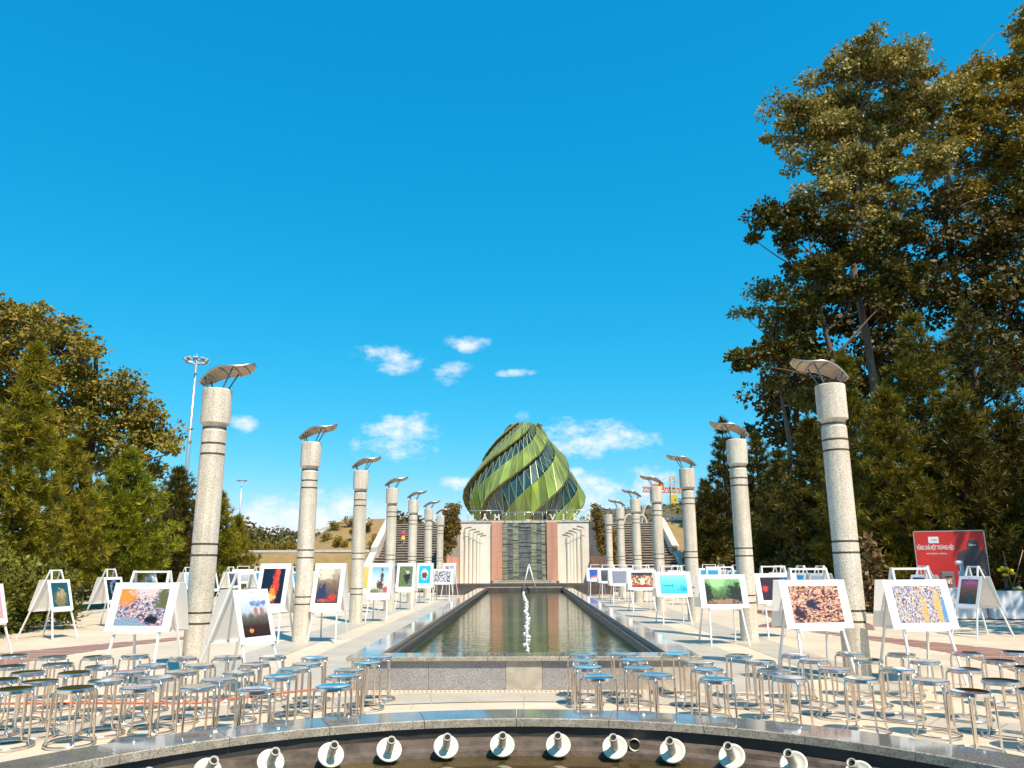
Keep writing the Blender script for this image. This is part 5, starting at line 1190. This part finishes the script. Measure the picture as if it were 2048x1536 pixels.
def on_board(me, mt, x, z, y=-.004):
    me.materials.clear(); me.materials.append(MATS[mt]); o = obj('lettering', me, bb, (x, y, z)); o.rotation_euler = (R(90), 0, 0); return o
fit = lambda me, wd: me.transform(Matrix.Scale(wd/max(1e-6, max(v.co.x for v in me.vertices)-min(v.co.x for v in me.vertices)), 4))
hgt = Z1-Z0
def fit2(me, wd, ht):
    xs_ = [v.co.x for v in me.vertices]; zs2 = [v.co.y for v in me.vertices]; me.transform(Matrix.Diagonal((wd/(max(xs_)-min(xs_)), ht/(max(zs2)-min(zs2)), 1, 1)))
me = text_mesh('VỮNG CHÃI MỘT THƯƠNG HIỆU', .2, .001, bold=.004); fit2(me, wv*2*.54, .20); on_board(me, 'white_print', -wv*.42, Z1-.50)
me = text_mesh('we bring best solutions.', .2, .001); fit2(me, wv*2*.30, .075); on_board(me, 'white_print', -wv*.40, Z1-.63)
b = MB(); b.box(-.13, .13, -.006, -.002, -.09, .09); b.build('logo_tag', 'white_print', bb, (-wv*.45, 0, Z1-.23))
me = text_mesh('LÊ TRẦN', .05, .001, bold=.001); fit(me, .15); on_board(me, 'grey_mid', -wv*.43, Z1-.245, -.0085)
# camera picture printed on the board
b = MB(); cxm = wv*.62
sil = [(-.40, 0), (-.40, .92), (-.34, 1.02), (-.22, 1.06), (-.13, 1.10), (-.10, 1.26), (-.05, 1.31), (.10, 1.31), (.15, 1.25), (.18, 1.08), (.30, 1.04), (.345, .96), (.345, 0)]
sil = [(x*.98, z*(hgt-.28)/1.31) for x, z in sil]
b.add([(cxm+x, -.003, Z0+.04+z) for x, z in sil], [tuple(range(len(sil)))]); b.build('camera_picture', 'grey_dark', bb)
for r_, mt, y in ((.27, 'grey_mid', -.0045), (.235, 'grey_dark', -.0055), (.15, 'grey_mid', -.0065), (.13, 'black_hole', -.0075)):
    b = MB(); b.add([(cxm+.03+r_*math.cos(a), y, Z0+.50+r_*math.sin(a)*1.1) for a in np.linspace(0, 2*math.pi, 28, endpoint=False)], [tuple(range(28))]); b.build('lens_ring', mt, bb)
me = text_mesh('Canon', .1, .001, bold=.002); fit2(me, .17, .06); on_board(me, 'white_print', cxm+.02, Z1-.40, -.0045)
# table with skirt
def cloth_table(name, label, x0, x1, y0, y1, h, rz, top_mt):
    cx_, cy_ = (x0+x1)/2, (y0+y1)/2; t_ = thing(name, label, 'table', (cx_, cy_, 0), rz); hx, hy = (x1-x0)/2, (y1-y0)/2
    MB().box(-hx, hx, -hy, hy, h-.03, h, bev=.006).build('tabletop', top_mt, t_)
    for sx in (-1, 1):
        for sy in (-1, 1): MB().box(sx*(hx-.08)-.02, sx*(hx-.08)+.02, sy*(hy-.08)-.02, sy*(hy-.08)+.02, 0, h-.03).build('leg', 'rail', t_)
    per = [(-hx, -hy), (hx, -hy), (hx, hy), (-hx, hy)]; path = []
    for (a, c) in zip(per, per[1:]+per[:1]):
        Lg = math.hypot(c[0]-a[0], c[1]-a[1]); n = int(Lg/.02); dx, dy = (c[0]-a[0])/Lg, (c[1]-a[1])/Lg
        for i in range(n): path.append((a[0]+dx*Lg*i/n, a[1]+dy*Lg*i/n, dy, -dx))
    b = MB(); n = len(path); ph = [math.sin(i*.55+1.3*math.sin(i*.071))+.5*math.sin(i*.23) for i in range(n)]
    rows = [(h-.004, .008, .1), (h-.1, .012, .4), (h*.5, .022, .8), (.03, .034, 1)]
    for (z, o, am) in rows:
        for i, (x, y, nx__, ny__) in enumerate(path): d = o+ph[i]*.016*am; b.v.append((x+nx__*d, y+ny__*d, z))
    for k in range(3):
        for i in range(n): b.f.append((k*n+i, (k+1)*n+i, (k+1)*n+(i+1) % n, k*n+(i+1) % n)); b.mi.append(0); b.sm.append(True)
    b.build('skirt', 'cloth', t_); return t_
TX = gx(2022, 21.6)
cloth_table('skirted_table', 'long table with pleated pale skirt and green cloth top by the wood', TX-.75, TX+1.9, 21.3, 22.0, .74, R(-4), 'cloth_green')
T2 = gx(1915, 21.8)
cloth_table('skirted_table', 'shorter table with pale draped skirt before the red billboard', T2-.62, T2+.42, 21.5, 22.1, .80, R(-6), 'cloth')
def sits(u, D, z): return at_y(u, 1180, D).x
p = at_y(1903, 1165, 21.55)
bg_ = thing('dark_bag', 'dark shopping bag with a brown picture on its front', 'bag', (p.x, 21.72, .805)); MB().box(-.16, .16, -.05, .05, 0, .42, bev=.01).build('bag_body', 'grey_mid', bg_)
uvquad('picture', [(-.10, -.054, .06), (.10, -.054, .06), (.10, -.054, .31), (-.10, -.054, .31)], 'pr_drums', bg_)
st_ = thing('card_stand', 'pale blue folded card stand with a small white camera on top', 'stand', (gx(1922, 21.7), 21.75, .805))
MB().box(-.09, .09, -.03, -.015, 0, .44).build('card', 'blue_card', st_); MB().box(.08, .26, -.01, .01, 0, .40).build('card', 'blue_card', st_); MB().box(-.01, .10, .02, .04, 0, .72).build('back_card', 'blue_card', st_)
b = MB(); b.tube([(.0, 0, .43), (.0, 0, .60)], .018, 8); b.tube([(-.12, -.02, .66), (.05, 0, .66)], .05, 10); b.build('camera_unit', 'white_print', st_)
fv = thing('flower_vase', 'bunch of yellow flowers in a dark vase on the green topped table', 'flowers', (gx(2004, 21.6), 21.55, .745))
b = MB(); b.lathe([(.04, 0), (.06, .08), (.035, .2), (.045, .24)], 14); b.build('vase', 'grey_dark', fv)
for (dx, dz) in ((-.05, .58), (.06, .55), (.14, .50), (.0, .40), (-.10, .52), (.20, .44)):
    b = MB(); b.blob((dx, random.uniform(-.06, .06), dz), (.075, .07, .045), 9, 5, .25); b.build('bloom', 'yellow_petal', fv)
b = MB()
for (dx, dz) in ((-.05, .55), (.06, .52), (.14, .47), (.0, .38)): b.tube([(0, 0, .2), (dx, 0, dz)], .006, 5)
b.build('stems', 'cloth_green', fv)
for i, (u, r_) in enumerate(((2014, .05), (2022, .06), (2026, .05), (2040, .06), (2046, .055))):
    b = MB(); b.blob((0, 0, r_), (r_*1.1, r_, r_), 10, 6, .05); tag(b.build('fruit', 'fruit', None, (gx(u, 21.6), 21.45, .742)), 'piece of yellow fruit on the green topped table', 'fruit', 'fruit on the green table')
b = MB(); b.lathe([(.035, 0), (.035, .14), (.013, .19), (.013, .24)], 12); tag(b.build('bottle', 'bottle_glass', None, (gx(2034, 21.5), 21.55, .742)), 'small dark bottle between the fruit on the green table', 'bottle')
for s_, (ua, va) in ((0, (2006, 1102)), (1, (2046, 1100))):
    a = at_y(2022, 1162, 21.7); c = at_y(ua, va, 21.7); b = MB(); b.tube([(a.x, 21.7, .745), (c.x, 21.7, c.z)], .011, 6)
    tag(b.build('thin_stick', 'kraft', None), ('thin stick leaning towards the flowers above the table' if s_ == 0 else 'thin stick leaning away from the flowers above the table'), 'stick')

# ================================================================== HUT, BIN, HOSE, PEOPLE
hx = gx(165, 44); hut = thing('hut', 'dark open hut with a pale sloping roof under the pines', 'hut', (hx, 44, 0))
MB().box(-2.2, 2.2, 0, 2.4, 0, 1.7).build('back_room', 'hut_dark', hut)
b = MB(); b.add([(-2.6, -.5, 1.65), (2.6, -.5, 1.65), (2.6, 1.2, 2.3), (-2.6, 1.2, 2.3), (-2.6, 2.9, 1.65), (2.6, 2.9, 1.65)], [(0, 1, 2, 3), (3, 2, 5, 4)]); b.build('roof', 'hut_roof', hut)
for x in (-2.3, -.8, .8, 2.3): MB().box(x-.06, x+.06, -.4, -.28, 0, 1.7).build('post', 'bark', hut)
bnch = thing('stone_bench', 'low pale stone bench on the lawn before the hut', 'bench', (gx(185, 36), 36, 0)); MB().box(-1.1, 1.1, -.25, .25, .36, .44, bev=.01).build('seat', 'stone_curb', bnch)
for x in (-.8, .8): MB().box(x-.15, x+.15, -.2, .2, 0, .36).build('leg', 'stone_curb', bnch)
bn = thing('litter_bin', 'green wheeled litter bin near the hut', 'bin', (gx(190, 36.8), 38.2, 0)); MB().box(-.28, .28, -.3, .3, .06, .95, bev=.03).build('bin_body', 'bin_green', bn); MB().box(-.31, .31, -.34, .32, .955, 1.03, bev=.02).build('lid', 'bin_green', bn)
for s_ in (-1, 1): b = MB(); b.lathe([(.08, -.02), (.08, .02)], 12, Matrix.Translation((s_*.24, .27, .08)) @ Matrix.Rotation(R(90), 4, 'Y')); b.build('wheel', 'black_hole', bn)
hp_ = [(-60, 1410), (60, 1409), (200, 1408.5), (330, 1409), (400, 1408), (470, 1399), (540, 1391), (610, 1383), (660, 1377)]
b = MB(); b.tube([(at_z(u, v).x, at_z(u, v).y, .012) for u, v in hp_], .011, 6); tag(b.build('red_cord', 'red_hose'), 'thin red cord lying across the paving under the stools', 'cord')
def figure(name, label, p, h, pose, mats, rz):
    """small continuous skinned figure"""
    t_ = thing(name, label, 'person', p, rz); J = {}
    if pose == 'stand':
        J = dict(pel=(0, 0, .52), chest=(0, .01, .72), neck=(0, .0, .83), head=(0, -.01, .90), top=(0, 0, .98), lh=(.055, 0, .50), lk=(.06, -.02, .28), la=(.06, .02, .05), lt=(.06, -.08, .02), rh=(-.055, 0, .50), rk=(-.06, .03, .28), ra=(-.06, .06, .05), rt=(-.06, -.03, .02), ls=(.10, 0, .79), le=(.15, .02, .64), lw=(.16, -.06, .52), rs=(-.10, 0, .79), re=(-.15, .02, .64), rw=(-.16, -.06, .52))
    else:
        J = dict(pel=(0, 0, .10), chest=(0, -.02, .30), neck=(0, -.04, .41), head=(0, -.06, .48), top=(0, -.06, .56), lh=(.055, -.02, .09), lk=(.09, -.24, .24), la=(.08, -.30, .03), lt=(.08, -.39, .01), rh=(-.055, -.02, .09), rk=(-.09, -.24, .22), ra=(-.10, -.32, .03), rt=(-.10, -.41, .01), ls=(.10, -.03, .37), le=(.14, -.12, .26), lw=(.08, -.24, .27), rs=(-.10, -.03, .37), re=(-.14, -.12, .26), rw=(-.08, -.24, .26))
    rad = dict(pel=.075, chest=.08, neck=.035, head=.058, top=.04, lh=.055, lk=.04, la=.026, lt=.025, rh=.055, rk=.04, ra=.026, rt=.025, ls=.036, le=.028, lw=.022, rs=.036, re=.028, rw=.022)
    ks = list(J); E_ = [('pel', 'chest'), ('chest', 'neck'), ('neck', 'head'), ('head', 'top'), ('pel', 'lh'), ('lh', 'lk'), ('lk', 'la'), ('la', 'lt'), ('pel', 'rh'), ('rh', 'rk'), ('rk', 'ra'), ('ra', 'rt'), ('neck', 'ls'), ('ls', 'le'), ('le', 'lw'), ('neck', 'rs'), ('rs', 're'), ('re', 'rw')]
    me = bpy.data.meshes.new('body'); me.from_pydata([tuple(c*h for c in J[k]) for k in ks], [(ks.index(a), ks.index(c)) for a, c in E_], []); o = obj('body', me, t_)
    md = o.modifiers.new('s', 'SKIN'); o.modifiers.new('d', 'SUBSURF').levels = 1; o.modifiers['d'].render_levels = 1
    for i, k in enumerate(ks): me.skin_vertices[0].data[i].radius = (rad[k]*h, rad[k]*h); me.skin_vertices[0].data[i].use_root = (k == 'pel')
    me.materials.append(MATS['skin'])
    dg = bpy.context.evaluated_depsgraph_get(); ev = bpy.data.meshes.new_from_object(o.evaluated_get(dg)); o.modifiers.clear(); o.data = ev; bpy.data.meshes.remove(me)
    for mm in mats: ev.materials.append(MATS[mm])
    zp, zn = J['pel'][2]*h, J['neck'][2]*h
    for pl in ev.polygons:
        z = pl.center.z
        pl.use_smooth = True
        if pose == 'stand': pl.material_index = 1 if zp+.03*h < z < zn+.01 else (2 if h*.30 < z <= zp+.03*h else (0 if z > zn else 0))
        else: pl.material_index = 1 if (z > .2*h and z < zn and pl.center.y > -.2*h) else (0 if z >= zn else 2)
    b = MB(); hd = J['head']; b.blob((hd[0]*h, (hd[1]+.02)*h, (hd[2]+.03)*h), (.068*h, .068*h, .062*h), 10, 6); b.build('hair', 'hair', t_)
    if pose == 'stand':
        b = MB(); b.lathe([(.09*h, .56*h), (.11*h, .48*h), (.15*h, .33*h)], 14, cap=False); b.build('skirt', mats[1], t_)
    return t_
# stair step under the child: step index whose tread height is nearest
si = 16; zs_ = (si+1)*.155; ys_ = 42.6+si*.325+.9+.17
figure('person', 'small person in red top and yellow skirt climbing the stairs', (at_y(806, 1079, ys_).x, ys_, zs_), .95, 'stand', ['shirt_red', 'skirt_yellow'], math.pi)
px_ = gx(735, 52); figure('person', 'person in white shirt and dark trousers sitting on the grass mound', (px_, 52, pleft(px_, 52)+.02), 1.25, 'sit', ['shirt_white', 'trouser_dark'], 0)
